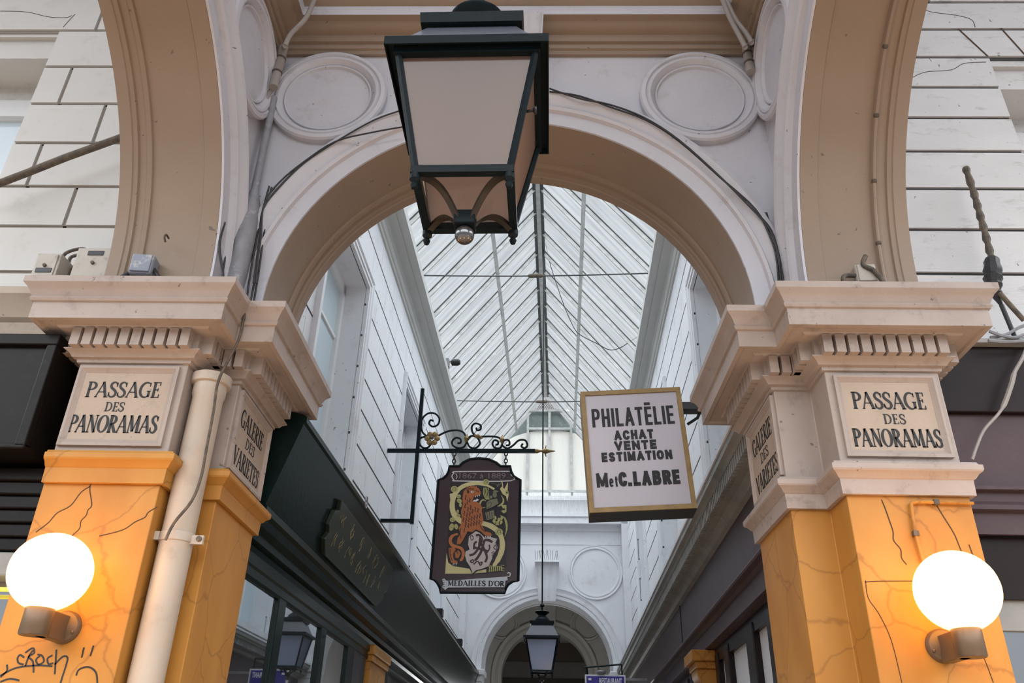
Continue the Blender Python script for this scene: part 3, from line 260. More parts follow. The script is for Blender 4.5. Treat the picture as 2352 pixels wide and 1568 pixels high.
# ---------------------------------------------------------------- lettering
def stroke2d(pts, w):
    """outline quads of a pen stroke with varying width"""
    n = len(pts); ws = w if isinstance(w, (list, tuple)) else [w]*n
    if len(ws) != n: ws = [ws[min(int(i*len(ws)/n), len(ws)-1)] for i in range(n)]
    L = []; R = []
    for i, (x, y) in enumerate(pts):
        a = pts[max(i-1, 0)]; b = pts[min(i+1, n-1)]; dx, dy = b[0]-a[0], b[1]-a[1]; l = math.hypot(dx, dy) or 1e-6
        L.append((x-dy/l*ws[i]/2, y+dx/l*ws[i]/2)); R.append((x+dy/l*ws[i]/2, y-dx/l*ws[i]/2))
    return L, R
def smooth_path(pts, k=5, closed=False):
    out = []; n = len(pts)
    for i in range(n-1):
        p0 = pts[max(i-1, 0)]; p1 = pts[i]; p2 = pts[i+1]; p3 = pts[min(i+2, n-1)]
        for j in range(k):
            t = j/k; out.append(tuple(0.5*((2*p1[c])+(-p0[c]+p2[c])*t+(2*p0[c]-5*p1[c]+4*p2[c]-p3[c])*t*t+(-p0[c]+3*p1[c]-3*p2[c]+p3[c])*t**3) for c in range(len(p1))))
    out.append(tuple(pts[-1])); return out
def add_stroke(mb, pts, w, fn, d0, d1):
    L, R = stroke2d(pts, w)
    for i in range(len(pts)-1):
        q = [L[i], R[i], R[i+1], L[i+1]]
        mb.prism([fn(u, v, d0) for u, v in q], [fn(u, v, d1) for u, v in q])
def arc(cx, cy, rx, ry, a0, a1, n=12): return [(cx+rx*math.cos(math.radians(a0+(a1-a0)*i/n)), cy+ry*math.sin(math.radians(a0+(a1-a0)*i/n))) for i in range(n+1)]
def vary(n, a, b): return [a+(b-a)*math.sin(PI*i/(n-1)) for i in range(n)]
K, k = 0.15, 0.055
def bar(x0, x1, y): return ([(x0, y), (x1, y)], k)
SERIF = {
 'P': (0.68, [([(.2,0),(.2,1)],K), bar(.05,.35,.02), bar(.05,.3,.975), (arc(.28,.73,.34,.245,90,-90),vary(13,k,K)), bar(.2,.3,.49)]),
 'A': (0.86, [([(.08,0),(.43,1)],k*1.2), ([(.41,1),(.76,0)],K), bar(.2,.62,.34), bar(0,.18,.02), bar(.62,.9,.02)]),
 'S': (0.62, [(smooth_path([(.53,.78),(.44,.93),(.3,.975),(.15,.9),(.11,.75),(.2,.6),(.36,.49),(.5,.36),(.53,.2),(.43,.06),(.28,.025),(.13,.08),(.07,.24)],3),vary(37,k,K)), ([(.53,.68),(.53,.95)],k), ([(.07,.08),(.07,.32)],k)]),
 'G': (0.82, [(arc(.45,.5,.38,.475,48,312,20),vary(21,k,K)), ([(.68,.04),(.68,.42)],K*.9), bar(.53,.8,.42), ([(.69,.72),(.69,.96)],k)]),
 'E': (0.66, [([(.2,0),(.2,1)],K), bar(.05,.58,.025), bar(.05,.55,.975), bar(.2,.45,.51), ([(.57,.0),(.57,.22)],k), ([(.54,.78),(.54,1)],k), ([(.45,.41),(.45,.61)],k)]),
 'D': (0.82, [([(.2,0),(.2,1)],K), bar(.05,.35,.025), bar(.05,.35,.975), (arc(.33,.5,.38,.475,90,-90),vary(13,k,K))]),
 'N': (0.9, [([(.17,0),(.17,1)],k), ([(.17,1),(.72,0)],K), ([(.72,0),(.72,1)],k), bar(.03,.3,.02), bar(.6,.85,.975), bar(.02,.2,.975)]),
 'O': (0.86, [(arc(.43,.5,.36,.475,90,270),vary(13,k,K)), (arc(.43,.5,.36,.475,270,450),vary(13,k,K))]),
 'R': (0.78, [([(.2,0),(.2,1)],K), bar(.05,.35,.02), bar(.05,.3,.975), (arc(.28,.74,.3,.235,90,-90),vary(13,k,K)), bar(.2,.3,.5), ([(.32,.5),(.68,.03)],K), bar(.6,.78,.02)]),
 'M': (1.02, [([(.13,0),(.17,1)],k), ([(.17,1),(.49,.08)],K), ([(.49,.08),(.82,1)],k), ([(.82,1),(.87,0)],K), bar(.03,.25,.02), bar(.75,1.0,.02), bar(.05,.2,.975), bar(.8,.95,.975)]),
 'L': (0.62, [([(.2,0),(.2,1)],K), bar(.05,.56,.025), bar(.05,.35,.975), ([(.55,0),(.55,.24)],k)]),
 'I': (0.4, [([(.2,0),(.2,1)],K), bar(.05,.35,.02), bar(.05,.35,.975)]),
 'V': (0.82, [([(.1,1),(.42,0)],K), ([(.42,0),(.74,1)],k*1.2), bar(0,.24,.975), bar(.62,.84,.975)]),
 'T': (0.7, [([(.34,0),(.34,1)],K), bar(.03,.65,.975), bar(.2,.48,.02), ([(.04,.78),(.04,1)],k), ([(.64,.78),(.64,1)],k)]),
 "'": (0.22, [([(.1,.7),(.12,1)],.1)]), ' ': (0.4, []),
}
def serif_text(mb, text, x0, x1, z, h, fn, d0=0.0, d1=0.002, fat=1.0):
    """set TEXT between x0 and x1, baseline z, cap height h, on surface fn(u,v,d)"""
    tot = sum(SERIF[c][0] for c in text); sc = (x1-x0)/tot; x = x0
    for c in text:
        wd_, st = SERIF[c]
        for pts, w in st:
            w2 = [q*h*fat for q in w] if isinstance(w, (list, tuple)) else w*h*fat
            add_stroke(mb, [(x+px*sc, z+py*h) for px, py in pts], w2, fn, d0, d1)
        x += wd_*sc
def sans_text(name, text, width, height, m4, material, parent, fat=0.0, depth=0.0015):
    """TEXT in the built-in sans face, squeezed to width x height (centred at the origin of m4, lying in its XZ plane)"""
    cu = bpy.data.curves.new(name, 'FONT'); cu.body = text; cu.size = 1; cu.extrude = 0.01; cu.offset = fat; cu.resolution_u = 4
    o = bpy.data.objects.new(name, cu); COL.objects.link(o)
    dg = bpy.context.evaluated_depsgraph_get(); me = bpy.data.meshes.new_from_object(o.evaluated_get(dg))
    bpy.data.objects.remove(o)
    xs = [v.co.x for v in me.vertices]; ys = [v.co.y for v in me.vertices]
    cx, sx_ = (min(xs)+max(xs))/2, width/(max(xs)-min(xs)); cy, sy_ = (min(ys)+max(ys))/2, height/(max(ys)-min(ys))
    for v in me.vertices: v.co = m4 @ Vector(((v.co.x-cx)*sx_, -v.co.z/0.01*depth, (v.co.y-cy)*sy_))
    me.materials.clear(); me.materials.append(material)
    ob = bpy.data.objects.new(name, me); COL.objects.link(ob); ob.parent = parent; return ob
SANS = {
 'P': (1, [[(0,0),(0,1)], [(0,1),(.62,1),(.88,.94),(1,.75),(.88,.54),(.62,.48),(0,.48)]]), 'H': (1, [[(0,0),(0,1)],[(1,0),(1,1)],[(0,.5),(1,.5)]]),
 'I': (.34, [[(.5,0),(.5,1)]]), 'L': (.86, [[(0,1),(0,0),(1,0)]]), 'A': (1.12, [[(0,0),(.5,1)],[(.5,1),(1,0)],[(.22,.27),(.78,.27)]]),
 'T': (.95, [[(0,1),(1,1)],[(.5,0),(.5,1)]]), 'E': (.88, [[(0,0),(0,1)],[(0,1),(1,1)],[(0,.5),(.88,.5)],[(0,0),(1,0)]]), 'É': (.88, [[(0,0),(0,1)],[(0,1),(1,1)],[(0,.5),(.88,.5)],[(0,0),(1,0)],[(.1,1.27),(.85,1.27)]]),
 'C': (1.05, [[(1,.72),(.86,.95),(.5,1),(.16,.88),(0,.5),(.16,.12),(.5,0),(.86,.05),(1,.3)]]), 'V': (1.08, [[(0,1),(.5,0)],[(.5,0),(1,1)]]),
 'N': (1.05, [[(0,0),(0,1)],[(0,1),(1,0)],[(1,0),(1,1)]]), 'S': (.98, [[(.96,.78),(.8,.97),(.45,1),(.1,.92),(.04,.72),(.25,.56),(.7,.46),(.96,.3),(.9,.08),(.55,0),(.2,.03),(.0,.24)]]),
 'M': (1.2, [[(0,0),(0,1)],[(0,1),(.5,.1)],[(.5,.1),(1,1)],[(1,1),(1,0)]]), 'O': (1.1, [[(.5,1),(.14,.88),(0,.5),(.14,.12),(.5,0),(.86,.12),(1,.5),(.86,.88),(.5,1)]]),
 'B': (1.02, [[(0,0),(0,1)],[(0,1),(.6,1),(.86,.93),(.92,.76),(.8,.58),(.6,.53),(0,.53)],[(.6,.53),(.9,.46),(1,.26),(.88,.06),(.6,0),(0,0)]]),
 'R': (1.02, [[(0,0),(0,1)],[(0,1),(.62,1),(.88,.94),(.97,.76),(.86,.57),(.62,.51),(0,.51)],[(.6,.5),(1,0)]]),
 'e': (.85, [[(.05,.38),(.97,.38),(.9,.62),(.5,.72),(.12,.6),(.02,.34),(.15,.08),(.5,0),(.95,.1)]]), 't': (.55, [[(.35,.95),(.35,.12),(.6,0),(1,.02)],[(0,.68),(.95,.68)]]), '.': (.34, [[(.35,.0),(.65,0)]]),
}
def bold_text(name, text, x0, x1, z, h, T, m4, material, parent, gap=.12):
    """heavy sans capitals between x0 and x1 with stroke weight T, lying in the XZ plane of m4"""
    tot = sum(SANS[c][0] for c in text)+gap*(len(text)-1); sc = (x1-x0)/tot; x = x0; mb = MB(m4)
    for c in text:
        w_ = SANS[c][0]*sc
        for n_, pl in enumerate(SANS[c][1]):
            q = [(x+T/2+u*(w_-T), z+T/2+v*(h-T)) for u, v in pl]
            if len(q) > 3: q = smooth_path(q, 3)
            for i, j in ((0, 1), (-1, -2)):
                dx, dy = q[i][0]-q[j][0], q[i][1]-q[j][1]; l = math.hypot(dx, dy) or 1
                q[i] = (q[i][0]+dx/l*T*(.48 if len(pl) < 4 else .1), q[i][1]+dy/l*T*(.48 if len(pl) < 4 else .1))
            if len(pl) == 3: add_stroke(mb, [q[0], q[1]], T, lambda u, v, d: (u, -d, v), 0, .0015+.0001*n_); q = [(q[1][0]-T/2, q[1][1]), q[2]]
            add_stroke(mb, q, T, lambda u, v, d: (u, -d, v), 0, .0015+.0001*n_)
        x += w_+gap*sc
    return mb.build(name, material, parent)
# ---------------------------------------------------------------- the crossing: dimensions
A, W, B, Y0, Y1, W2 = 1.39, 0.485, 1.225, 3.2, 3.4, 0.53
TA = 0.477; ZS = 3.648; R1 = 1.195; YP = 3.6; ZA = 3.54
# floor and ground
MB().box((-9, -4, -0.3), (9, 24, 0)).build('floor', mat('stone_floor', (0.34,0.26,0.19), 0.5, (0.28,0.21,0.15), 1.5, 0.8), kind='structure')
# far arch wall: spandrels over a half-round opening
def arch_wall(mb, c, r, zc, u0, u1, z0, z1, d0, d1, fn, n=48):
    us = [(c+r*math.cos(PI-PI*i/n), zc+r*math.sin(PI*i/n)) for i in range(n+1)]
    def cell(p): mb.prism([fn(u, d0, z) for u, z in p], [fn(u, d1, z) for u, z in p])
    cell([(u0, z0), (c-r, z0), (c-r, z1), (u0, z1)]); cell([(c+r, z0), (u1, z0), (u1, z1), (c+r, z1)])
    for i in range(n): cell([us[i], us[i+1], (us[i+1][0], z1), (us[i][0], z1)])
FX = lambda u, d, z: (u, d, z)
w = MB(); arch_wall(w, 0, R1+0.028, ZS, -A-W, A+W, ZA, 6.0, Y1, Y1+TA, FX); w.build('wall_far', FACE, kind='structure')
MB().box((-A-W, Y1+0.15, 6.0), (A+W, Y1+TA, 9.0)).build('wall_far_gable', WALL, kind='structure')
def ring_arch(name, label, c, fn, r, back, face=0.0, out=-1):
    """archivolt and panelled soffit of one arch; depth d grows away from the crossing"""
    t = thing(name, label, 'arch')
    pr = [(r, 0.0), (r, -0.012), (r+.082, -0.012), (r+.086, -0.036), (r+.1, -0.046), (r+.112, -0.03), (r+.122, -0.034), (r+.15, -0.062), (r+.176, -0.072), (r+.2, -0.064), (r+.205, -0.03), (r+.205, 0.0)]
    MB().arch(pr, c, ZS, fn, ZA).build('archivolt', FACE, t, True, angle=25)
    so = [(r+.026, 0.0015), (r, 0.0015), (r, 0.085), (r+.006, 0.09), (r+.006, back-.15), (r-.006, back-.145), (r-.010, back-.125), (r-.002, back-.115), (r-.002, back-.085), (r-.014, back-.08), (r-.016, back-.06), (r-.022, back-.055), (r-.022, back+.004), (r+.05, back+.004), (r+.026, back-.02)]
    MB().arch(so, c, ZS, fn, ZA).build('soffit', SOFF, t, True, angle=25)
    return t
FAR = ring_arch('round_arch', 'round arch with moulded rim opening into the glass roofed arcade', 0.0, lambda u, d, z: (u, Y1+d, z), R1, TA)
RL, CL = 1.24, 1.96
for sgn, nm, lb in ((-1, 'wall_left', 'tall round arch with brown underside over the lamp pier beside the downpipe'), (1, 'wall_right', 'tall round arch with brown underside over the pier beneath which maroon shop boards begin')):
    fn = (lambda s: (lambda u, d, z: (s*(A+d), u, z)))(sgn)
    w = MB(); arch_wall(w, CL, RL+0.028, ZS, 0.52, Y1, ZA, 6.0, 0.0, W, fn); w.build(nm, FACE, kind='structure')
    ring_arch('round_arch', lb, CL, fn, RL, W)
# entablature running round the crossing
ent = [(0,5.355),(.022,5.355),(.022,5.385),(.034,5.39),(.04,5.41),(.034,5.428),(.05,5.432),(.058,5.452),(.058,5.475),(.075,5.48),(.11,5.5),(.125,5.515),(.165,5.517),(.165,5.59),(.185,5.6),(.2,5.62),(.19,5.64),(.215,5.66),(.235,5.69),(.24,5.74),(0,5.74)]
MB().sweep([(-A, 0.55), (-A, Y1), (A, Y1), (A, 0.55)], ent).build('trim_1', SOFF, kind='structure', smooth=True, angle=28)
MB().sweep([(-A, 0.55), (-A, Y1), (A, Y1), (A, 0.55)], [(.163,5.5185),(.1665,5.5185),(.1665,5.589),(.163,5.589)]).build('trim_2', FACE, kind='structure')
# roundels
def roundel(label, c, axis, sgn, rr_=0.335):
    """moulded ring round a flat disc; sgn*h points out of the wall"""
    t = thing('roundel', label, 'roundel', 'plaster roundels of the crossing')
    f = rr_/0.335
    pr = [(.335*f,0),(.335*f,.034),(.326*f,.046),(.305*f,.05),(.298*f,.038),(.290*f,.046),(.276*f,.044),(.258*f,.02),(.25*f,.008),(.246*f,.022),(.238*f,.02),(.232*f,0)]
    MB().lathe([(r, sgn*h) for r, h in pr], c, 64, axis, caps=False).build('ring', FACE, t, True, angle=30)
    MB().lathe([(.236*f, 0), (.236*f, sgn*.003), (.001, sgn*.004)], c, 64, axis, caps=False).build('disc', FACE, t, True)
    return t
roundel('plaster roundel above the far arch, on the downpipe side of the hanging lantern', (-1.045, Y1, 5.02), 'y', -1)
roundel('plaster roundel above the far arch, on the stamp dealer sign side of the lantern', (1.045, Y1, 5.02), 'y', -1)
roundel('plaster roundel seen edge-on above the pale conduit bulge of the side arch', (-A, 3.06, 5.0), 'x', 1)
roundel('plaster roundel seen edge-on beside the two pale conduit sleeves', (A, 3.06, 5.0), 'x', -1)
# fluted keystone of the far arch
def keystone(name, label, cx, y, z0, z1, wd0, wd1, p0, p1, xf=None, m=FACE, grp=None, cap=True):
    t = thing(name, label, 'keystone', grp)
    nx, nz = 40, 26; vs = []; fs = []
    for j in range(nz+1):
        q = j/nz; z = z0+(z1-z0)*q; ww = wd0+(wd1-wd0)*q
        pr = p0+(p1-p0)*(q**1.4)+0.02*math.sin(q*PI*1.6+0.5)
        for i in range(nx+1):
            s = i/nx; fl = 0.022*(1-abs(math.sin(s*PI*3)))*(1 if 0.04 < s < 0.96 else 0)
            vs.append((cx+(s-.5)*ww, y-pr+fl, z))
    for j in range(nz):
        for i in range(nx): a = j*(nx+1)+i; fs.append((a, a+1, a+nx+2, a+nx+1))
    mb = MB(xf); mb.add(vs, fs)
    L = [(cx-(wd0+(wd1-wd0)*j/nz)/2, vs[j*(nx+1)][1], vs[j*(nx+1)][2]) for j in range(nz+1)]
    for sg in (0, nx):
        side = [vs[j*(nx+1)+sg] for j in range(nz+1)]; n0 = len(mb.v); mb.v += side+[(p[0], y+.01, p[2]) for p in side]
        for j in range(nz): mb.f.append((n0+j, n0+j+1, n0+nz+1+j+1, n0+nz+1+j))
    for row in (0, nz):
        rw = vs[row*(nx+1):(row+1)*(nx+1)]; n0 = len(mb.v); mb.v += list(rw)+[(p[0], y+.01, p[2]) for p in rw]
        for i in range(nx): mb.f.append((n0+i, n0+i+1, n0+nx+1+i+1, n0+nx+1+i))
    mb.build('console', m, t, True, angle=50)
    if cap: MB(xf).box((cx-wd1*.56, y-p1-.05, z1), (cx+wd1*.56, y, z1+(z1-z0)*.06)).build('abacus', m, t, bevel=.006)
    return t
keystone('keystone', 'fluted white keystone half hidden behind the big lantern', 0.02, Y1+.02, 4.83, 5.5, .22, .30, .07, .24, cap=False)
# ---------------------------------------------------------------- the two piers
cor = [(0,3.22),(.012,3.222),(.014,3.236),(.03,3.24),(.04,3.255),(.05,3.262),(.06,3.268),(.06,3.272),(.042,3.273),(.042,3.352),(.09,3.354),(.1,3.362),(.15,3.362),(.158,3.352),(.18,3.352),(.18,3.43),(.19,3.434),(.196,3.446),(.19,3.456),(.192,3.46),(.2,3.478),(.21,3.494),(.222,3.505),(.226,3.51),(.226,3.54),(0,3.54)]
ring = [(0,2.668),(.02,2.668),(.022,2.73),(.03,2.735),(.04,2.75),(.052,2.758),(.056,2.765),(.056,2.785),(.045,2.79),(.04,2.8),(0,2.802)]
def pier(sgn, label):
    t = thing('marble_pier', label, 'pier')
    X = lambda x: sgn*x
    back = Y1+W2
    plan = [(B, back), (B, Y1), (A, Y1), (A, Y0), (A+W, Y0), (A+W, back)]
    P2 = [(X(x), y) for x, y in plan]
    MB().prism([(x, y, 0) for x, y in P2], [(x, y, 2.67) for x, y in P2]).build('shaft', MARB, t, bevel=.004)
    MB().prism([(x, y, 2.668) for x, y in P2], [(x, y, 3.53) for x, y in P2]).build('neck', CAPM, t, bevel=.004)
    path = [(X(A+W), YP-.02), (X(A+W), Y0), (X(A), Y0), (X(A), Y1), (X(B), Y1), (X(B), back), (X(B+.25), back)]
    path_ = path
    test = offset(path_, 0.1)[1]; good = test[1] < Y0
    f = 1 if good else -1
    MB().sweep(path_, [(f*o, z) for o, z in cor]).build('cornice', CAPM, t, True, angle=25)
    MB().sweep(path_ if sgn > 0 else path_[1:], [(f*o, z) for o, z in ring]).build('neck_ring', CAPM if sgn > 0 else MARB, t, True, angle=25)
    # dentils, one by one, along every run of the cornice
    run = offset(path_[:6], f*.041)
    for i in range(5):
        (xa, ya), (xb, yb) = run[i], run[i+1]; L = math.hypot(xb-xa, yb-ya); ux, uy = (xb-xa)/L, (yb-ya)/L
        nx_, ny_ = (uy*f, -ux*f)
        n = max(1, int((L+.01)/.054)); st = (L-n*.054+.012)/2
        for q in range(n):
            a0 = st+q*.054; a1 = a0+.0395
            pl = [(xa+ux*a0, ya+uy*a0), (xa+ux*a1, ya+uy*a1), (xa+ux*a1+nx_*.056, ya+uy*a1+ny_*.056), (xa+ux*a0+nx_*.056, ya+uy*a0+ny_*.056)]
            MB().prism([(x, y, 3.268) for x, y in pl], [(x, y, 3.353) for x, y in pl]).build('dentil', CAPM, t)
    # inscribed plaques with moulded frames
    def plaque(fn, u0, u1, z0, z1, lines, mirror=False):
        fr = MB(); fw_ = .03
        o_ = [(u0,z0),(u1,z0),(u1,z1),(u0,z1)]
        lv = [(0,0),(0,.016),(.012,.018),(.018,.012),(.03,.004),(.03,0)]
        rings = [[fn(u+(d if u == u0 else -d), v+(d if v == z0 else -d), h) for u, v in o_] for d, h in lv]
        fr.loft(rings, caps=False); p = fr.build('plaque_frame', CAPM, t, True, angle=20)
        MB().prism([fn(u, v, 0.0) for u, v in o_], [fn(u, v, .003) for u, v in [(u0+.02,z0+.02),(u1-.02,z0+.02),(u1-.02,z1-.02),(u0+.02,z1-.02)]]).build('plaque', PLAQ, t)
        pq = t.children[-1]
        tx = MB()
        for text, a, b, z, h in lines: serif_text(tx, text, a, b, z, h, fn, .003, .0045)
        tx.build('lettering', INK, pq)
    x0 = X(A) if sgn > 0 else X(A+W); x1 = X(A+W) if sgn > 0 else X(A)
    fy = lambda u, v, d: (u, Y0-d, v)
    if sgn > 0:
        plaque(fy, x0+.03, x1-.025, 2.83, 3.2, [('PASSAGE', x0+.092, x0+.402, 3.046, .078), ('DES', x0+.208, x0+.302, 2.978, .045), ('PANORAMAS', x0+.068, x0+.432, 2.876, .08)])
        fx = lambda u, v, d: (B-d, Y1+W2-u, v)
    else:
        plaque(fy, x0+.01, x1-.03, 2.832, 3.205, [('PASSAGE', x0+.062, x0+.392, 3.058, .074), ('DES', x0+.165, x0+.252, 2.992, .043), ('PANORAMAS', x0+.03, x0+.415, 2.894, .08)])
        fx = lambda u, v, d: (-B+d, Y1+u, v)
    plaque(fx, .03, W2-.02, 2.83, 3.21, [('GALERIE', .09, .43, 3.06, .085), ('DES', .2, .34, 2.99, .05), ('VARIETES', .08, .46, 2.875, .085)])
    return t
PL = pier(-1, 'yellow marble pier beside the cream downpipe, globe lamp and scrawled graffiti on it')
PR = pier(1, 'yellow marble pier with inscribed plaques and globe lamp, thin conduit running down to it')
def cracks(parent, key, r):
    for line in D[key]:
        mb = MB(); add_stroke(mb, [(p[0], p[2]) for p in smooth_path(line, 4)], r, lambda u, v, d: (u, Y0-d, v), .0002, .0012); mb.build('crack', mat_crack, parent)
mat_crack = mat('crack_dirt', (0.06,0.035,0.018), 0.9)
cracks(PL, 'cracks_l', .004); cracks(PR, 'cracks_r', .0045); cracks(PR, 'cracks_r2', .003)
for line in D['crock']:
    g = MB(); add_stroke(g, [(p[0], p[2]) for p in smooth_path(line, 4)], .006, lambda u, v, d: (u, Y0-d, v), .0004, .0014); g.build('graffiti_stroke', INK, PL)
# ---------------------------------------------------------------- globe lamps
GLOBE = mat('lit_globe', (0.9,0.85,0.7), 0.3, emit=(1.0,0.44,0.1), emit_s=6.8)
BRNZ = mat('bronze_fitting', (0.13,0.09,0.055), 0.4, metal=0.2)
def globe_lamp(label, gx, gz, wx, wz, gy):
    t = thing('globe_lamp', label, 'wall lamp', 'globe lamps on the piers')
    MB().sphere((gx, gy, gz), .143, 40, 24, (1,1,.98)).build('globe', GLOBE, t, True)
    MB().lathe([(.001,0),(.06,0),(.06,-.012),(.053,-.022),(.03,-.028),(.001,-.033)], (wx, Y0, wz), 36, 'y').build('wall_plate', BRNZ, t, True, angle=40)
    d = 1 if gx > wx else -1
    MB().lathe([(.001,gz-.225),(.046,gz-.225),(.05,gz-.22),(.05,gz-.128),(.045,gz-.122),(.001,gz-.122)], (gx, gy, 0), 32).build('socket', BRNZ, t, True, angle=40)
    MB().box((min(wx,gx)-.0, gy-.02, gz-.215), (max(wx,gx), gy+.02, gz-.14)).box((wx-.02, gy-.0, gz-.225), (wx+.02, Y0-.02, gz-.13)).build('bracket', BRNZ, t, bevel=.004)
    MB().sphere((wx-d*.045, Y0-.03, wz-.02), .006, 10, 6).build('screw', BRNZ, [c for c in t.children if c.name.startswith('wall_plate')][0], True)
globe_lamp('lit white globe lamp above the black graffiti on the pier by the downpipe', -1.638, 2.273, -1.62, 2.105, 3.03)
globe_lamp('lit white globe lamp under the thin conduit on the pier by the maroon shop', 1.654, 2.263, 1.638, 2.10, 3.03)
# ---------------------------------------------------------------- arcade beyond the arch (coordinates s,t,z in the GAL frame)
SW = 1.47; TB = 11.3; T0 = 0.48
CRS = [3.30, 3.53, 3.85, 4.17, 4.49, 4.785, 5.09, 5.405, 5.72, 6.05, 6.36]
GROOVE = mat('dark_groove', (0.07,0.07,0.07), 0.9)  # dark strips lining the wall joints
VJOINT = mat('fine_joint', (0.33,0.33,0.33), 0.9)
def gal_wall(sg, wins, name):
    """rusticated plaster wall at s = sg*SW with window openings wins = [(t0,t1,z0,z1)]"""
    def B(mb, t0, t1, z0, z1, d0, d1): mb.box((min(sg*d0, sg*d1), t0, z0), (max(sg*d0, sg*d1), t1, z1))
    def pieces(t0, t1, z0, z1):
        cuts = sorted(set([t0, t1]+[min(max(w[i], t0), t1) for w in wins for i in (0, 1)]))
        zc = sorted(set([z0, z1]+[min(max(w[i], z0), z1) for w in wins for i in (2, 3)]))
        for a, b in zip(cuts, cuts[1:]):
            for c, d in zip(zc, zc[1:]):
                if not any(w[0] < (a+b)/2 < w[1] and w[2] < (c+d)/2 < w[3] for w in wins): yield a, b, c, d
    mb = MB(GAL)
    for a, b, c, d in pieces(T0-.06, TB+.4, 0, 6.86): B(mb, a, b, c, d, SW+.014, SW+.4)
    mb.build(name, GROOVE if False else WALL, kind='structure')
    cs = MB(GAL)
    for i in range(len(CRS)-1):
        z0, z1 = CRS[i]+.0115, CRS[i+1]-.0115; t = T0-.06-(0.31 if i % 2 else 0)
        while t < TB:
            for a, b, c, d in pieces(max(t, T0-.06), min(t+.62-.005, TB), z0, z1):
                if b-a > .01: B(cs, a, b, c, d, SW, SW+.02)
            t += .62
    cs.build(name+'_block_facing', WALL, kind='structure')
    gr = MB(GAL); vj = MB(GAL)
    for i in range(1, len(CRS)-1):
        for a, b, c, d in pieces(T0-.06, TB, CRS[i]-.0115, CRS[i]+.0115): B(gr, a, b, c, d, SW+.006, SW+.02)
    for i in range(len(CRS)-1):
        t = T0-.06-(0.31 if i % 2 else 0)+.62-.0045
        while t < TB:
            for a, b, c, d in pieces(t, t+.004, CRS[i], CRS[i+1]): B(vj, a, b, c, d, SW+.002, SW+.02)
            t += .62
    gr.build(name+'_joint_line', GROOVE, kind='structure'); vj.build(name+'_block_joint_line', VJOINT, kind='structure')
PANE = glassy('sky_tint_window_glass', (0.55,0.67,0.73), 0.3, 0.08)  # pale blue sky reflection put into the body colour
WOODW = mat('white_joinery', (0.76,0.77,0.78), 0.45, (0.68,0.69,0.7), 5, 0.6)
NWIN = [0]
def window(sg, t0, t1, z0, z1, trim=True):
    NWIN[0] += 1
    t = bpy.data.objects.new('window_%d' % NWIN[0], None); COL.objects.link(t); t['kind'] = 'structure'
    def B(mb, a, b, c, d, s0, s1): mb.box((min(sg*s0, sg*s1), a, c), (max(sg*s0, sg*s1), b, d)); return mb
    d = SW+.23
    f = MB(GAL)
    for a, b, c, e in ((t0,t0+.07,z0,z1),(t1-.07,t1,z0,z1),(t0,t1,z1-.09,z1),(t0,t1,z0,z0+.07),((t0+t1)/2-.035,(t0+t1)/2+.035,z0,z1)): B(f, a, b, c, e, d-.03, d+.03)
    zt = z1-.55; B(f, t0, t1, zt-.014, zt+.014, d-.012, d+.02)
    f.build('window_frame', WOODW, t)
    B(MB(GAL), t0, t1, z0, z1, d+.005, d+.012).build('window_pane', PANE, t)
    m = MB(GAL)
    prof = [(0,SW),(0,SW-.018),(.03,SW-.018),(.036,SW-.03),(.06,SW-.03),(.07,SW-.022),(.085,SW-.04),(.105,SW-.04),(.115,SW-.012),(.115,SW)]
    path = [(t0, z0-.1), (t0, z1), (t1, z1), (t1, z0-.1)]
    rings = []
    for o, s in prof: rings.append([(sg*s, p[0], p[1]) for p in offset(path, -o)])
    m.loft(rings, caps=False, closed=False); m.build('window_trim', WALL, t, True, angle=25)
    B(MB(GAL), t0-.15, t1+.15, z0-.1, z0-.02, SW-.06, SW+.2).build('window_sill', WALL, t)
    return t
WL = [(1.6,2.83,3.62,5.58), (4.85,6.08,3.62,5.58), (7.75,8.95,3.62,5.58)]
WR = [(1.75,3.03,3.62,5.66), (5.15,6.35,3.62,5.66), (8.2,9.4,3.62,5.66)]
gal_wall(-1, WL, 'wall_west'); gal_wall(1, WR, 'wall_east')
for q in WL: window(-1, *q)
for q in WR: window(1, *q)
# eaves cornice down both sides
GREYW = mat('grey_eaves_plaster', (0.55,0.55,0.53), 0.6, (0.48,0.48,0.46), 3, 0.7)  # grey plaster of the eaves cornice
eav = [(0,6.33),(.02,6.335),(.02,6.37),(.035,6.38),(.05,6.41),(.045,6.44),(.06,6.46),(.065,6.49),(.10,6.5),(.15,6.5),(.15,6.515),(.235,6.515),(.235,6.58),(.225,6.585),(.225,6.64),(.205,6.65),(.205,6.70),(.18,6.71),(.18,6.77),(.155,6.78),(.14,6.86),(0,6.9)]
for sg, n in ((-1, 3), (1, 4)):
    p = [(sg*SW, T0-.05), (sg*SW, TB)]
    MB(GAL).sweep(p, [(o*(1 if sg < 0 else -1), z) for o, z in eav]).build('trim_%d' % n, GREYW, kind='structure', smooth=True, angle=20)
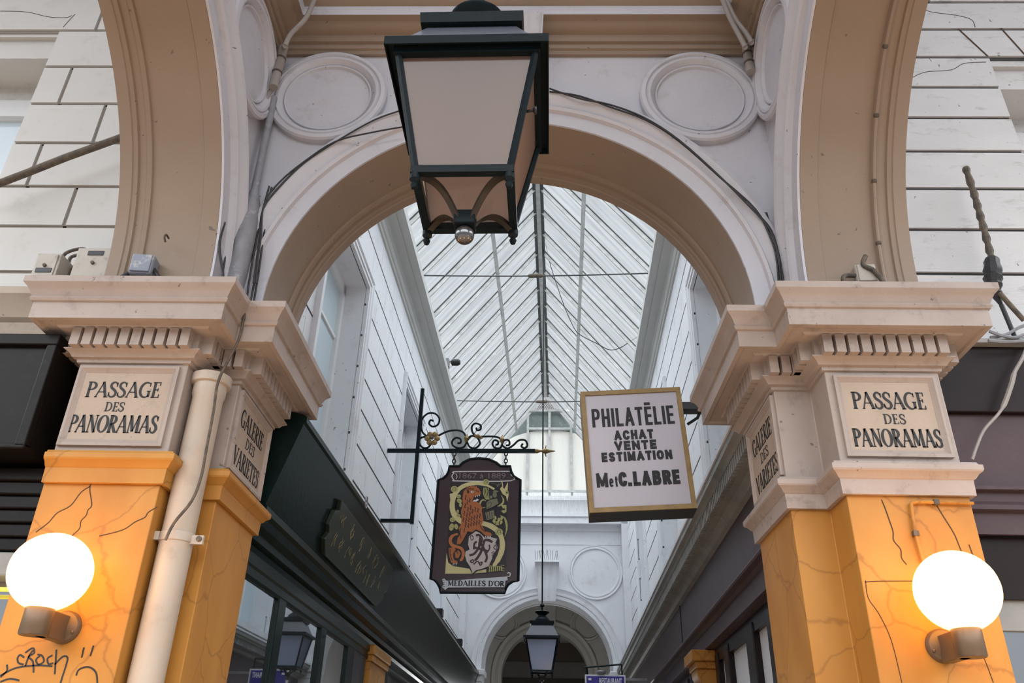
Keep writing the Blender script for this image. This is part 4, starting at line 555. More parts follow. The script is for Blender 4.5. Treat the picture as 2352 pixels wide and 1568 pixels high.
# ---------------------------------------------------------------- glass roof
ZR, ZE, SE = 8.5, 6.8, 1.33
roof = thing('glass_roof', 'pitched glass roof of wired panes on white bars over the arcade', 'glass roof')
sl = math.hypot(SE, ZR-ZE); nx_, nz_ = (ZR-ZE)/sl, SE/sl
for sg in (-1, 1):
    P = lambda q, t, d: (sg*(SE*(1-q)+nx_*d), t, ZE+(ZR-ZE)*q+nz_*d)
    MB(GAL).prism([P(0,T0-.1,.02),P(1,T0-.1,.02),P(1,TB,.02),P(0,TB,.02)], [P(0,T0-.1,.026),P(1,T0-.1,.026),P(1,TB,.026),P(0,TB,.026)]).build('glass_slope', ROOFG, roof)
    def bar(t, w, d0, d1, m, nm, q0=-.02, q1=1.0):
        MB(GAL).prism([P(q0,t-w,d0),P(q1,t-w,d0),P(q1,t+w,d0),P(q0,t+w,d0)], [P(q0,t-w,d1),P(q1,t-w,d1),P(q1,t+w,d1),P(q0,t+w,d1)]).build(nm, m, roof)
    t = 0.66
    while t < TB:
        bar(t, .0085, -.028, .018, BARW, 'glazing_bar'); bar(t, .021, .0265, .032, BARD, 'lead_strip'); t += .478
    q = .555
    MB(GAL).prism([P(q-.012,T0,-.05),P(q+.012,T0,-.05),P(q+.012,T0,-.03),P(q-.012,T0,-.03)], [P(q-.012,TB,-.05),P(q+.012,TB,-.05),P(q+.012,TB,-.03),P(q-.012,TB,-.03)]).build('purlin', BARW, roof)
    MB(GAL).box((min(sg*1.30,sg*1.36), T0, 6.76), (max(sg*1.30,sg*1.36), TB, 6.80)).build('eave_plate', BARD, roof)
MB(GAL).box((-.07, T0, ZR-.09), (-.028, TB-.02, ZR+.03)).build('ridge_cheek', BARD, roof)
MB(GAL).box((.028, T0, ZR-.09), (.07, TB-.02, ZR+.03)).build('ridge_cheek', BARD, roof)
MB(GAL).box((-.028, T0, ZR-.1), (.028, TB-.02, ZR+.03)).build('ridge_beam', BARW, roof)
def tie(t, label):
    o = thing('tie_rod', label, 'tie rod', 'tie rods of the roof')
    pts = [(-1.3+2.6*i/16, t, 6.76-.022*math.sin(PI*i/16)) for i in range(17)]
    MB(GAL).tube(pts, .008, 6).build('rod', BARD, o, True)
    MB(GAL).tube([(-.09, t, 6.74), (-.06, t, 6.74), (.06, t, 6.74), (.09, t, 6.74)], [.012,.024,.024,.012], 8).build('turnbuckle', RUST, o, True)
tie(4.42, 'thin iron tie rod across the arcade below the roof, first one past the arch')
tie(7.85, 'thin iron tie rod across the arcade below the roof, behind the hanging trade signs')
o = MB(GAL).tube([Vector(GAL.inverted() @ Vector((0,0,0)))*0+Vector((p[0], p[1], p[2])) for p in smooth_path(D['roofcab'], 4)], .006, 6).build('cable', CABL, smooth=True)
tag(o, 'loose black cable drooping under the glass roof from the ridge to the eaves', 'cable')
FL = thing('floodlight', 'small dark floodlight fixed at the eaves above the lion sign bracket', 'floodlight')
MB(GAL).box((-1.30,6.5,6.66), (-1.24,6.6,6.78)).build('clamp', GREY, FL); MB(GAL).lathe([(.02,0),(.05,.02),(.05,.10),(.03,.13)], (-1.22,6.55,6.74), 16, 'x').build('lamp_body', BLAK, FL, True)
# ---------------------------------------------------------------- end wall of the arcade
BK = lambda s, z: (.247+(s-.247)*.9074, 1.6+(z-1.6)*.9074)
CB, RB, ZB = 0.036, 1.085, 3.46
GF = lambda u, d, z: (u, TB+d, z)
w = MB(GAL); arch_wall(w, CB, RB+.002, ZB, -SW, SW, 0, 6.3, 0, .45, GF); w.build('wall_end', WALL, kind='structure')
for s0, s1 in ((-SW, -1.06), (1.14, SW)):
    MB(GAL).box((s0, TB-.16, 0), (s1, TB+.02, 3.36)).build('wall_end_pier', WALL, kind='structure')
for sg in (-1, 1):
    MB(GAL).box((min(sg*1.36, sg*SW), TB-.22, 3.4), (max(sg*1.36, sg*SW), TB-.02, 6.2)).build('wall_end_pilaster', WALL, kind='structure')
t = thing('round_arch', 'white round arch at the far end of the arcade behind the small lantern', 'arch')
pr = [(RB,0),(RB,-.02),(RB+.075,-.02),(RB+.08,-.035),(RB+.105,-.04),(RB+.112,-.022),(RB+.15,-.028),(RB+.185,-.05),(RB+.195,-.05),(RB+.2,0)]
fb = lambda u, d, z: (u, TB+d, z)
MB(GAL).arch(pr, CB, ZB, fb, 3.36).build('archivolt', WALL, t, True, angle=25)
MB(GAL).arch([(RB+.02,-.02),(RB,-.02),(RB,.05),(RB+.006,.06),(RB+.006,.36),(RB-.01,.37),(RB-.01,.45),(RB+.02,.45)], CB, ZB, fb, 3.36).build('soffit', WALL, t, True, angle=25)
for sg in (-1, 1):
    q = thing('impost_cap', ('white moulded cap under the end arch beside the green shopfront' if sg < 0 else 'white moulded cap under the end arch beside the blue restaurant sign'), 'moulding')
    c = CB+sg*(RB+.12)
    MB(GAL).box((c-.17, TB-.2, 3.28), (c+.17, TB+.3, 3.37)).build('abacus', WALL, q, bevel=.01)
    MB(GAL).box((c-.13, TB-.17, 3.18), (c+.13, TB+.3, 3.28)).build('neck', WALL, q, bevel=.01)
def roundel_g(label, s, z, R):
    q = thing('roundel', label, 'roundel', 'roundels on the end wall')
    pr = [(R,0),(R,.03),(R*.96,.03),(R*.93,.016),(R*.90,.03),(R*.86,.03),(R*.84,.008),(R*.835,0)]
    MB(GAL).lathe([(r, -h) for r, h in pr], (s, TB, z), 56, 'y', caps=False).build('ring', WALL, q, True, angle=25)
    MB(GAL).lathe([(R*.835, -.002), (.001, -.003)], (s, TB, z), 40, 'y', caps=False).build('disc', WALL, q, True)
roundel_g('white roundel on the end wall half hidden by the hanging lion sign', -.80, 5.02, .475)
roundel_g('white roundel on the end wall, the whole one on the maroon shop side', .885, 5.02, .475)
keystone('keystone', 'white fluted keystone with bird spikes over the end arch', CB, TB, 4.5, 5.12, .30, .38, .08, .24, xf=GAL, m=WALL)
sp = MB(GAL)
for i in range(13):
    x = CB-.2+.033*i; sp.tube([(x, TB-.2, 5.15), (x+random.uniform(-.03,.03), TB-.24-random.uniform(0,.05), 5.33)], .003, 4)
tag(sp.build('bird_spikes', RUST), 'row of fine bird spikes standing on the fluted keystone', 'bird spikes')
# end entablature, blocking course and lunette screen above it
MB(GAL).sweep([(-SW, TB), (SW, TB)], [(0,5.50),(.012,5.50),(.012,5.53),(0,5.53)]).build('trim_5', WALL, kind='structure')
MB(GAL).sweep([(-SW, TB), (SW, TB)], [(0,5.74),(.02,5.745),(.03,5.78),(.06,5.8),(.06,5.83),(.22,5.83),(.22,5.93),(.25,5.95),(.25,5.99),(0,5.99)]).build('trim_6', WALL, kind='structure', smooth=True, angle=25)
DIRT = mat('streaked_plaster', (0.72,0.73,0.74), 0.6, (0.6,0.61,0.6), 4, 0.6, (0.22,0.22,0.21), 0.8, 9.0, stretch=(9,1,1.2))
MB(GAL).sweep([(-SW, TB), (SW, TB)], [(0,5.98),(.05,5.99),(.07,6.05),(.09,6.15),(.13,6.24),(.16,6.28),(.16,6.36),(.1,6.38),(0,6.38)]).build('trim_7', DIRT, kind='structure', smooth=True, angle=25)
scr = thing('window_screen', 'glazed gable screen with white arched blind above the end arch', 'glazed screen')
def zroof(s): return ZE+(ZR-ZE)*(1-min(abs(s), SE)/SE)-.05
SMOK = mat('smoked_glass', (0.10,0.13,0.12), 0.3, (0.16,0.19,0.18), 6, 0.7, (0.5,0.52,0.5), 0.4, 14)
BLND = mat('cream_blind', (0.78,0.75,0.69), 0.7, (0.74,0.71,0.65), 6, 0.5, stretch=(8,1,1))
mu = [-.80, -.34, .077, .49, .91]
bl = MB(GAL); n = 28
for i in range(n):
    a, b = -1.1+2.35*i/n, -1.1+2.35*(i+1)/n
    zz = [min(6.98+.76*math.sqrt(max(0, 1-((s-.075)/1.2)**2)), zroof(s)-.02) for s in (a, b)]
    if min(zz) > 6.6: bl.prism([(a,TB+.06,6.45),(b,TB+.06,6.45),(b,TB+.06,zz[1]),(a,TB+.06,zz[0])], [(a,TB+.07,6.45),(b,TB+.07,6.45),(b,TB+.07,zz[1]),(a,TB+.07,zz[0])])
bl.build('blind', BLND, scr)
MB(GAL).prism([(-1.3,TB+.09,6.4),(1.3,TB+.09,6.4),(1.3,TB+.09,6.8),(.27,TB+.09,8.13),(-.27,TB+.09,8.13),(-1.3,TB+.09,6.8)], [(-1.3,TB+.10,6.4),(1.3,TB+.10,6.4),(1.3,TB+.10,6.8),(.27,TB+.10,8.13),(-.27,TB+.10,8.13),(-1.3,TB+.10,6.8)]).build('smoked_pane', SMOK, scr)
for s in mu:
    MB(GAL).box((s-.022, TB+.0, 6.34), (s+.022, TB+.05, min(8.13, zroof(s)))).build('mullion', BARW, scr)
for z, x0, x1 in ((8.13,-.36,.52), (7.75,-.34,.5), (6.5,-1.3,1.3)):
    MB(GAL).box((x0, TB-.005, z-.022), (x1, TB+.055, z+.022)).build('transom', BARW, scr)
MB(GAL).box((-1.3, TB+.0, 6.36), (1.3, TB+.05, 6.48)).build('kick_panel', DIRT, scr)
net = MB(GAL)
for i in range(-9, 10):
    for sg in (-1, 1):
        s0 = i*.035; z0 = 8.16
        q = [(s0+sg*.02*j, z0+.034*j) for j in range(16)]; q = [(s, z) for s, z in q if z < ZE+(ZR-ZE)*(1-abs(s)/SE)-.06]
        if len(q) > 1: net.tube([(q[0][0], TB+.03, q[0][1]), (q[-1][0], TB+.03, q[-1][1])], .004, 4)
net.build('wire_net', RUST, scr)
MB(GAL).box((-SW, TB+.12, 6.3), (SW, TB+.4, 6.6)).build('wall_end_top', WALL, kind='structure')
# ---------------------------------------------------------------- dark corridor past the end arch
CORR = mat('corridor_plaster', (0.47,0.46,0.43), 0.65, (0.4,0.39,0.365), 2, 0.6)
DKW = mat('dark_wood', (0.16,0.13,0.1), 0.5)
T2 = 16.4; C2, RR2, ZB2 = -.085, 0.98, 3.93-.05
w = MB(GAL); arch_wall(w, C2, RR2+.002, ZB2, -1.7, 1.7, 0, 6.2, 0, .4, lambda u, d, z: (u, T2+d, z)); w.build('wall_corridor', CORR, kind='structure')
t = thing('round_arch', 'dim round arch in the corridor past the end of the arcade', 'arch')
f2 = lambda u, d, z: (u, T2+d, z)
MB(GAL).arch([(RR2,.02),(RR2,-.03),(RR2+.08,-.03),(RR2+.09,-.05),(RR2+.15,-.03),(RR2+.2,-.06),(RR2+.22,-.06),(RR2+.22,.02)], C2, ZB2, f2, 3.7).build('archivolt', CORR, t, True, angle=25)
for sg, lb in ((-1, 'dim roundel in the corridor on the lantern rod side, green shop side'), (1, 'dim roundel in the corridor above the blue restaurant sign')):
    q = thing('roundel', lb, 'roundel', 'dim roundels of the corridor')
    MB(GAL).lathe([(.40,0),(.40,-.04),(.36,-.04),(.34,-.02),(.30,-.04),(.28,0)], (C2+sg*.98, T2, 5.0), 48, 'y', caps=False).build('ring', CORR, q, True, angle=25)
for sg in (-1, 1): MB(GAL).box((min(sg*1.6, sg*1.9), TB+.4, 0), (max(sg*1.6, sg*1.9), 22, 6.4)).build('wall_corridor_side', CORR, kind='structure')
MB(GAL).box((-1.9, TB+.4, 6.2), (1.9, 22, 6.5)).build('ceiling', CORR, kind='structure')
MB(GAL).sweep([(-1.6, T2), (1.6, T2)], [(0,5.6),(.03,5.6),(.05,5.68),(.2,5.7),(.2,5.8),(.26,5.86),(.26,5.92),(0,5.92)]).build('trim_8', CORR, kind='structure', smooth=True, angle=25)
keystone('keystone', 'dim keystone of the corridor arch behind the small lantern', C2+.1, T2, 4.85, 5.5, .26, .34, .06, .22, xf=GAL, m=CORR)
MB(GAL).box((-1.9, 21.6, 0), (1.9, 22, 6.4)).build('wall_corridor_back', DKW, kind='structure')
for i, t in enumerate((18.0, 19.6, 20.9)):
    MB(GAL).box((-1.6, t, 4.9-.25*i), (1.6, t+.35, 6.2)).build('ceiling_beam', CORR if i != 1 else DKW, kind='structure')
MB(GAL).box((-1.7, TB+.5, 5.3), (1.7, TB+.8, 6.2)).build('ceiling_beam', CORR, kind='structure')
# ---------------------------------------------------------------- green shopfront
GREEN = mat('dark_green_paint', (0.004,0.012,0.011), 0.25, (0.008,0.018,0.016), 5, 0.8, (0.03,0.04,0.036), 0.5, 9, bump=0.06, spec=0.14)
GREEN2 = mat('olive_board_paint', (0.016,0.026,0.017), 0.35, (0.024,0.032,0.02), 8, 0.7, (0.10,0.09,0.06), 0.5, 20)
GILT = mat('worn_gilt', (0.42,0.34,0.16), 0.5, (0.10,0.09,0.05), 40, 0.5)
DGLAS = glassy('dark_shop_glass', (0.012,0.014,0.014), 0.62, 0.015)
gs_ = thing('green_shopfront', 'dark green shopfront with leaning fascia and tall glass panes', 'shopfront')
TN = 0.56
MB(GAL).sweep([(-SW, TN), (-SW, TB-.02)], [(0,3.42),(.36,3.335),(.385,3.32),(.385,3.29),(.372,3.28),(.24,2.845),(.25,2.835),(.25,2.80),(.225,2.79),(.215,2.75),(.17,2.735),(.165,2.70),(.13,2.69),(.12,2.66),(.06,2.65),(0,2.65)]).build('fascia', GREEN, gs_, True, angle=20)
MB(GAL).sweep([(-SW, TN), (-SW, TB-.02)], [(0,3.44),(.14,3.425),(.16,3.44),(.16,3.49),(.13,3.52),(0,3.54)]).build('lead_ledge', PIPE, gs_, True, angle=20)
MB(GAL).sweep([(-SW, TN), (-SW, TB-.02)], [(0,2.655),(.135,2.655),(.135,2.60),(.122,2.59),(.122,2.55),(.112,2.535),(0,2.535)]).build('head_moulding', GREEN, gs_, True, angle=20)
MB(GAL).box((-SW-.06, TN, 0), (-SW+.03, TB-.05, .75)).build('stall_riser', GREEN, gs_)
for a, b in ((TN, TN+.05), (1.36,1.50), (2.31,2.45), (3.1,3.3), (3.3,3.74), (4.55,4.75), (5.8,5.95), (7.2,7.35), (8.6,8.75), (10,10.15)):
    MB(GAL).box((-SW-.05, a, .7), (-SW+.118, b, 2.56)).build('mullion', GREEN if not a == 3.3 else BLAK, gs_, bevel=.006)
for a, b in ((TN+.05,1.36), (1.5,2.31), (2.45,3.1), (4.75,5.8), (5.95,7.2), (7.35,8.6), (8.75,10)):
    MB(GAL).box((-SW+.09, a, .72), (-SW+.10, b, 2.56)).build('glass_pane', DGLAS, gs_)
SLP = lambda t, q, d: (-1.098-.132*q+d*.957, t, 3.28-.435*q-d*.29)
nb = thing('name_board', 'olive name board with cusped ends and worn gilt lettering on the green fascia', 'sign')
ol = [(1.50,.24),(3.28,.24),(3.3,.34),(3.36,.4),(3.36,.62),(3.30,.68),(3.34,.78),(3.22,.96),(1.62,.96),(1.5,.8),(1.53,.7),(1.47,.62),(1.47,.42),(1.54,.36)]
MB(GAL).ext(ol, SLP, .0, .03).build('board', GREEN2, nb, bevel=.004)
random.seed(3)
for row, n in ((.42, 6), (.70, 9)):
    for i in range(n):
        t = 1.62+(1.58/n)*i
        for _ in range(3):
            lt = MB(GAL); a = t+random.uniform(0,.1); q = row-.07+random.uniform(-.04,.04); h = random.uniform(.05,.2)
            add_stroke(lt, [(a, q), (a+random.uniform(-.05,.05), q+h*.5), (a+random.uniform(-.02,.04), q+h)], random.uniform(.004,.011), lambda u, v, d: SLP(u, v, d), .0305, .032)
            lt.build('lettering_stroke', GILT, nb.children[0])
ri = []
MB(GAL).tube([(-1.08+.0, 2.05+.03*math.cos(a/12*2*PI), 3.33+.04*math.sin(a/12*2*PI)) for a in range(12)], .005, 5, closed=True).build('wire_ring', GREY, gs_)
def pilaster_g(name, label, s0, s1, t0, t1, zt):
    q = thing(name, label, 'pilaster')
    MB(GAL).box((min(s0,s1), t0+.04, 0), (max(s0,s1), t1-.04, zt-.13)).build('shaft', MARB, q, bevel=.004)
    d = .035 if s0 < 0 else -.035
    MB(GAL).box((min(s0,s1+d), t0+.02, zt-.13), (max(s0,s1+d*.6), t1-.02, zt-.08)).build('necking', MARB, q, bevel=.008)
    MB(GAL).box((min(s0,s1+d), t0, zt-.08), (max(s0,s1+d), t1, zt)).build('cap', MARB, q, bevel=.012)
pilaster_g('marble_pilaster', 'yellow marble pilaster between the dark panes of the green shopfront', -SW-.02, -1.325, 3.78, 4.52, 2.655)
for z in (3.26, 3.2): pass
for tt, zz in ((6.2, 3.36), (8.3, 3.36)):
    MB(GAL).box((-1.16, tt, zz-.03), (-1.08, tt+.12, zz+.05)).build('clamp', BLAK, gs_)
# ---------------------------------------------------------------- maroon shopfront
MAR = mat('maroon_paint', (0.088,0.06,0.066), 0.42, (0.072,0.05,0.055), 4, 0.6, (0.11,0.085,0.085), 0.35, 7, bump=0.06, spec=0.15)
MARD = mat('dark_maroon_paint', (0.014,0.009,0.009), 0.35, spec=0.2)
GREYC = mat('grimy_cornice_paint', (0.33,0.33,0.31), 0.55, (0.2,0.2,0.19), 5, 0.9, (0.5,0.5,0.48), 0.4, 9)
RGLAS = glassy('rippled_shop_glass', (0.02,0.018,0.018), 0.55, 0.04)
ms = thing('maroon_shopfront', 'maroon shopfront with finely dentilled grey cornice and mirror-like panes', 'shopfront')
MB(GAL).sweep([(SW, T0+.06), (SW, TB-.02)], [(-o, z) for o, z in [(0,3.5),(.25,3.39),(.275,3.375),(.275,3.33),(.25,3.32),(.235,3.30),(.2,3.295),(.2,3.21),(.16,3.205),(.14,3.195),(.12,3.17),(.09,3.16),(0,3.16)]]).build('cornice', GREYC, ms, True, angle=18)
MB(GAL).box((SW-.285, T0+.06, 3.376), (SW-.2, TB-.02, 3.40)).build('white_edge', WALL, ms)
dn = MB(GAL); t = T0+.08; i = 0
while t < TB-.05:
    bx = ((SW-.236, t, 3.215), (SW-.195, t+.03, 3.293))
    if i < 100: MB(GAL).box(*bx).build('dentil', GREYC, ms)
    else: dn.box(*bx)
    t += .055; i += 1
o = dn.build('dentil_run', GREYC, ms); o['kind'] = 'stuff'
MB(GAL).sweep([(SW, T0+.06), (SW, TB-.02)], [(-o, z) for o, z in [(0,3.17),(.09,3.17),(.09,2.80),(.10,2.79),(.135,2.785),(.14,2.775),(.135,2.762),(.10,2.755),(.075,2.74),(.075,2.635),(.085,2.63),(.085,2.61),(.03,2.60),(0,2.6)]]).build('fascia', MAR, ms, True, angle=18)
MB(GAL).box((SW-.098, 4.62, 2.77), (SW-.088, 4.65, 3.17)).build('panel_seam', BLAK, ms)
MB(GAL).box((SW-.02, T0+.06, 2.5), (SW+.1, TB-.05, 2.62)).build('head', MARD, ms)
MB(GAL).box((SW-.03, T0+.06, 0), (SW+.1, TB-.05, .7)).build('stall_riser', MARD, ms)
for a, b in ((T0+.06,.68), (1.02,1.12), (1.5,1.62), (2.0,2.22), (2.85,3.02), (3.28,3.4), (4.9,5.05), (6.2,6.35), (7.6,7.75), (9.1,9.25)):
    MB(GAL).box((SW-.03, a, .65), (SW+.06, b, 2.56)).build('mullion', MARD, ms, bevel=.006)
for a, b in ((.68,1.02), (1.12,1.5), (1.62,2.0), (2.22,2.85), (3.02,3.28), (3.9,4.9), (5.05,6.2), (6.35,7.6), (7.75,9.1)):
    MB(GAL).box((SW+.015, a, .65), (SW+.02, b, 2.53)).build('glass_pane', RGLAS, ms)
cb = thing('marble_console', 'yellow marble scroll bracket under the maroon fascia, reflected in the pane', 'bracket')
MB(GAL).box((SW-.2, 3.42, 2.52), (SW+.05, 3.86, 2.60)).box((SW-.17, 3.46, 2.47), (SW+.05, 3.82, 2.52)).build('cap', MARB, cb, bevel=.008)
pr = [(.16,2.47),(.155,2.42),(.13,2.37),(.09,2.33),(.07,2.28),(.075,2.24),(.095,2.22),(.095,2.17),(.06,2.12),(.05,2.0),(-.03,2.0),(-.03,2.47)]
MB(GAL).ext(pr, lambda u, v, d: (SW-u, d, v), 3.5, 3.78).build('console', MARB, cb, True, bevel=.006)
# ---------------------------------------------------------------- hanging lanterns
def lantern(label, lab_grp, k, cx, cy, zb, rot, rod_top, glass, xf=None):
    """square tapering street lantern; zb = height of the brim"""
    t = thing('hanging_lantern', label, 'lantern', None)
    Z = lambda dz: zb+dz*k
    R = Matrix.Translation((cx, cy, 0)) @ Matrix.Rotation(rot, 4, 'Z')
    if xf is not None: R = xf @ R
    def sq(a, z): a *= k; return [(-a, -a, z), (a, -a, z), (a, a, z), (-a, a, z)]
    at, ab = .218, .140; zt, zl = -.02, -.445
    def corner(i, f, ins=0.0):
        a = (ab+(at-ab)*f-ins)*k; s = [(-1,-1),(1,-1),(1,1),(-1,1)][i]; return (s[0]*a, s[1]*a, Z(zl+(zt-zl)*f))
    for i in range(4):
        a, b = corner(i, 0), corner(i, 1)
        MB(R).tube([a, b], .0125*k, 6).build('corner_bar', IRON, t)
        j = (i+1) % 4
        q = [corner(i,.02,.006), corner(j,.02,.006), corner(j,1,.006), corner(i,1,.006)]
        c = [( p[0]*.985, p[1]*.985, p[2]) for p in q]
        MB(R).prism(q, c).build('glass_pane', glass, t)
    rb = MB(R); o = sq(ab+.014, Z(zl-.012)); o2 = sq(ab+.014, Z(zl+.016)); i1 = sq(ab-.012, Z(zl+.016)); i0 = sq(ab-.012, Z(zl-.012))
    rb.loft([o, o2, i1, i0, o], caps=False).build('bottom_rail', IRON, t, bevel=.002*k)
    MB(R).loft([sq(at-.012, Z(zt-.022)), sq(at+.012, Z(zt-.022)), sq(at+.012, Z(-.006)), sq(at-.012, Z(-.006)), sq(at-.012, Z(zt-.022))], caps=False).build('top_rail', IRON, t)
    MB(R).loft([sq(.215, Z(-.008)), sq(.25, Z(-.008)), sq(.252, Z(-.03)), sq(.256, Z(-.03)), sq(.256, Z(.004)), sq(.215, Z(.012)), sq(.215, Z(-.008))], caps=False).build('brim', IRON, t)
    MB(R).loft([sq(.226, Z(.008)), sq(.143, Z(.175)), sq(.143, Z(.18))]).build('roof', mat('lantern_roof_'+lab_grp, (0.09,0.095,0.12), 0.35), t)  # bluish reflection on the slope put into its base colour
    MB(R).loft([sq(.15, Z(.168)), sq(.168, Z(.168)), sq(.172, Z(.212)), sq(.12, Z(.222)), sq(.02, Z(.224))]).build('cap', IRON, t)
    lp = [(.118,.22),(.118,.235),(.108,.262),(.085,.285),(.06,.297),(.055,.31),(.075,.33),(.098,.345),(.102,.358),(.09,.366),(.03,.375),(.014,.392),(.012,.43)]
    mbx = MB(R); mbx.lathe([(r*k, Z(h)) for r, h in lp], (0,0,0), 36); mbx.build('chimney', IRON, t, True, angle=40)
    MB(R).lathe([(.001,Z(.42)),(.03*k,Z(.43)),(.034*k,Z(.45)),(.02*k,Z(.475)),(.001,Z(.49))], (0,0,0), 20).build('finial', IRON, t, True)
    MB(R).tube([(0,0,Z(.4)), (0,0,rod_top)], .011*max(k,.8), 8).build('rod', IRON, t, True)
    for i in range(4):
        a = corner(i, 0); s = [(-1,-1),(1,-1),(1,1),(-1,1)][i]
        MB(R).lathe([(.001,Z(zl-.065)),(.008*k,Z(zl-.062)),(.012*k,Z(zl-.05)),(.007*k,Z(zl-.04)),(.016*k,Z(zl-.03)),(.016*k,Z(zl-.008))], (s[0]*ab*k, s[1]*ab*k, 0), 12).build('corner_finial', IRON, t, True)
        pts = []
        for q in range(11):
            f = q/10; rr_ = ab*(1-f)+.022*f; zz = zl-.02+.075*math.sin(f*PI*.62)-.135*f**1.6
            pts.append((s[0]*rr_*k, s[1]*rr_*k, Z(zz)))
        m = MB(R)
        rings = []
        for p in pts:
            nx, ny = -s[1]*.010*k*.7071, s[0]*.010*k*.7071
            rings.append([(p[0]-nx,p[1]-ny,p[2]-.006*k), (p[0]+nx,p[1]+ny,p[2]-.006*k), (p[0]+nx,p[1]+ny,p[2]+.008*k), (p[0]-nx,p[1]-ny,p[2]+.008*k)])
        m.loft(rings).build('arm', ARMI, t, True, angle=50)
    MB(R).box((-.032*k,-.032*k,Z(-.55)), (.032*k,.032*k,Z(-.50))).build('lamp_holder', IRON, t, bevel=.004*k)
    MB(R).sphere((0,0,Z(-.575)), .03*k, 20, 12).build('bulb', BULB, t, True)
    MB(R).tube([(at*k*.86, -at*k*.72, Z(-.225)), (at*k*.86+.02*k, -at*k*.74, Z(-.225)), (at*k*.86+.026*k, -at*k*.74, Z(-.225)), (at*k*.86+.032*k, -at*k*.74, Z(-.225))], [.005*k,.005*k,.014*k,.012*k], 12).build('latch_knob', BLAK, t, True)
    return t
ARMI = mat('browned_iron', (0.014,0.012,0.010), 0.5, (0.035,0.024,0.015), 18, 0.7)
BULB = glassy('clear_bulb_glass', (0.03,0.025,0.025), 0.12, 0.08)
lantern('big hanging street lantern with frosted panes and black frame in front of the round arch', 'near', 1.0, -.078, 2.03, 3.655, -.021, 7.0, LGLAS)
lantern('small hanging street lantern on a long rod down the middle of the arcade', 'far', .8, .052, 6.3, 3.115, .0, 8.42, LGLAS2, xf=GAL)
bb = MB().box((-A-.2, 1.98, 6.95), (A+.2, 2.08, 7.05)).build('ceiling_tie_beam', IRON, kind='structure')
# ---------------------------------------------------------------- stamp dealer's box sign
YEL = mat('weathered_yellow_frame', (0.36,0.24,0.08), 0.5, (0.2,0.13,0.05), 14, 0.7, (0.05,0.04,0.03), 0.6, 24)
ENAM = mat('white_sign_enamel', (0.47,0.455,0.52), 0.35, (0.43,0.415,0.475), 4, 0.6, (0.4,0.33,0.26), 0.2, 16)
sg_ = thing('box_sign', 'white box sign in yellow frame reading PHILATÉLIE, jutting from the maroon shop', 'sign')
SR = math.radians(3.0)
S4 = GAL @ Matrix.Translation((.687, 1.0, 3.319)) @ Matrix.Rotation(-SR, 4, 'Y')
hw, hh = .291, .364
MB(S4).box((-hw, 0.004, -hh), (hw, .17, hh)).build('case', YEL, sg_)
fr = MB(S4); fr.loft([[(-hw,y,-hh),(hw,y,-hh),(hw,y,hh),(-hw,y,hh)] if k_ == 0 else [(-hw+.026,y,-hh+.026),(hw-.026,y,-hh+.026),(hw-.026,y,hh-.026),(-hw+.026,y,hh-.026)] for k_, y in ((0,.01),(0,-.012),(1,-.012),(1,.004))], caps=False)
fr.build('frame', YEL, sg_)
MB(S4).box((-hw+.02, -.002, -hh+.02), (hw-.02, .006, hh-.02)).build('panel', ENAM, sg_)
MB(S4).box((-hw, .0, -hh-.004), (hw, .17, -hh+.002)).build('underside', BLAK, sg_)
PN = [c for c in sg_.children if c.name.startswith('panel')][0]
S5 = S4 @ Matrix.Translation((0, -.003, 0))
for txt, a, b, z, h, T, gp_ in (('PHILATÉLIE', -.236, .236, .137, .115, .0168, .2), ('ACHAT', -.118, .106, .053, .058, .0150, .2), ('VENTE', -.122, .116, -.01, .056, .0150, .2), ('ESTIMATION', -.2, .196, -.075, .056, .0150, .2), ('M', -.24, -.176, -.222, .083, .018, .1), ('et', -.17, -.122, -.222, .066, .0105, .3), ('C.', -.118, -.048, -.222, .084, .021, .15), ('LABRE', -.036, .222, -.222, .084, .0215, .16)):
    bold_text('lettering', txt, a, b, z, h, T, S5, INK, PN, gp_)
MB(GAL).box((.95, 1.04, 3.58), (SW+.02, 1.12, 3.625)).build('bracket_arm', BLAK, sg_)
MB(GAL).tube([(1.0,1.08,3.5),(1.06,1.08,3.54),(1.09,1.08,3.6)], .009, 8).build('bracket_hook', BLAK, sg_, True)
# ---------------------------------------------------------------- engraver's hanging sign: bracket, board
TS = 4.3
P4 = lambda u, v, d: (u, TS-d, v)
br = thing('sign_bracket', 'wrought iron wall bracket with scrolls and gilt flower above the lion sign', 'bracket')
GOLD = mat('aged_gilding', (0.34,0.22,0.08), 0.4, (0.16,0.10,0.04), 30, 0.7, metal=0.4)
(px0, pz0), (px1, pz1) = D['post']; post_x = (px0+px1)/2
MB(GAL).box((post_x-.018, TS-.018, pz1-.02), (post_x+.018, TS+.018, pz0)).build('post', IRON, br)
b0, b1, b2 = D['bar']
MB(GAL).box((-SW, TS-.016, b0[1]-.018), (b1[0]-.06, TS+.016, b0[1]+.018)).build('arm', IRON, br)
MB(GAL).lathe([(.02,0),(.024,.02),(.012,.05),(.012,.07),(.02,.08),(.028,.11),(.016,.14),(.004,.2)], (b1[0]-.065, TS, b0[1]), 12, 'x').build('spear_tip', GOLD, br, True)
MB(GAL).tube([(b1[0]+.045, TS, b0[1]-.06), (b1[0]+.03, TS, b0[1]), (b1[0]+.045, TS, b0[1]+.06)], [.004,.012,.004], 8).build('spear_guard', GOLD, br, True)
MB(GAL).box((-SW, TS-.016, D['foot'][1][1]-.016), (post_x+.018, TS+.016, D['foot'][1][1]+.016)).build('foot', IRON, br)
for pts in D['scroll']:
    pp = [(u, TS, v) for u, v in smooth_path(pts, 5)]
    MB(GAL).tube(pp, .0105, 7).build('scroll', IRON, br, True)
fx_, fz_ = D['flower']
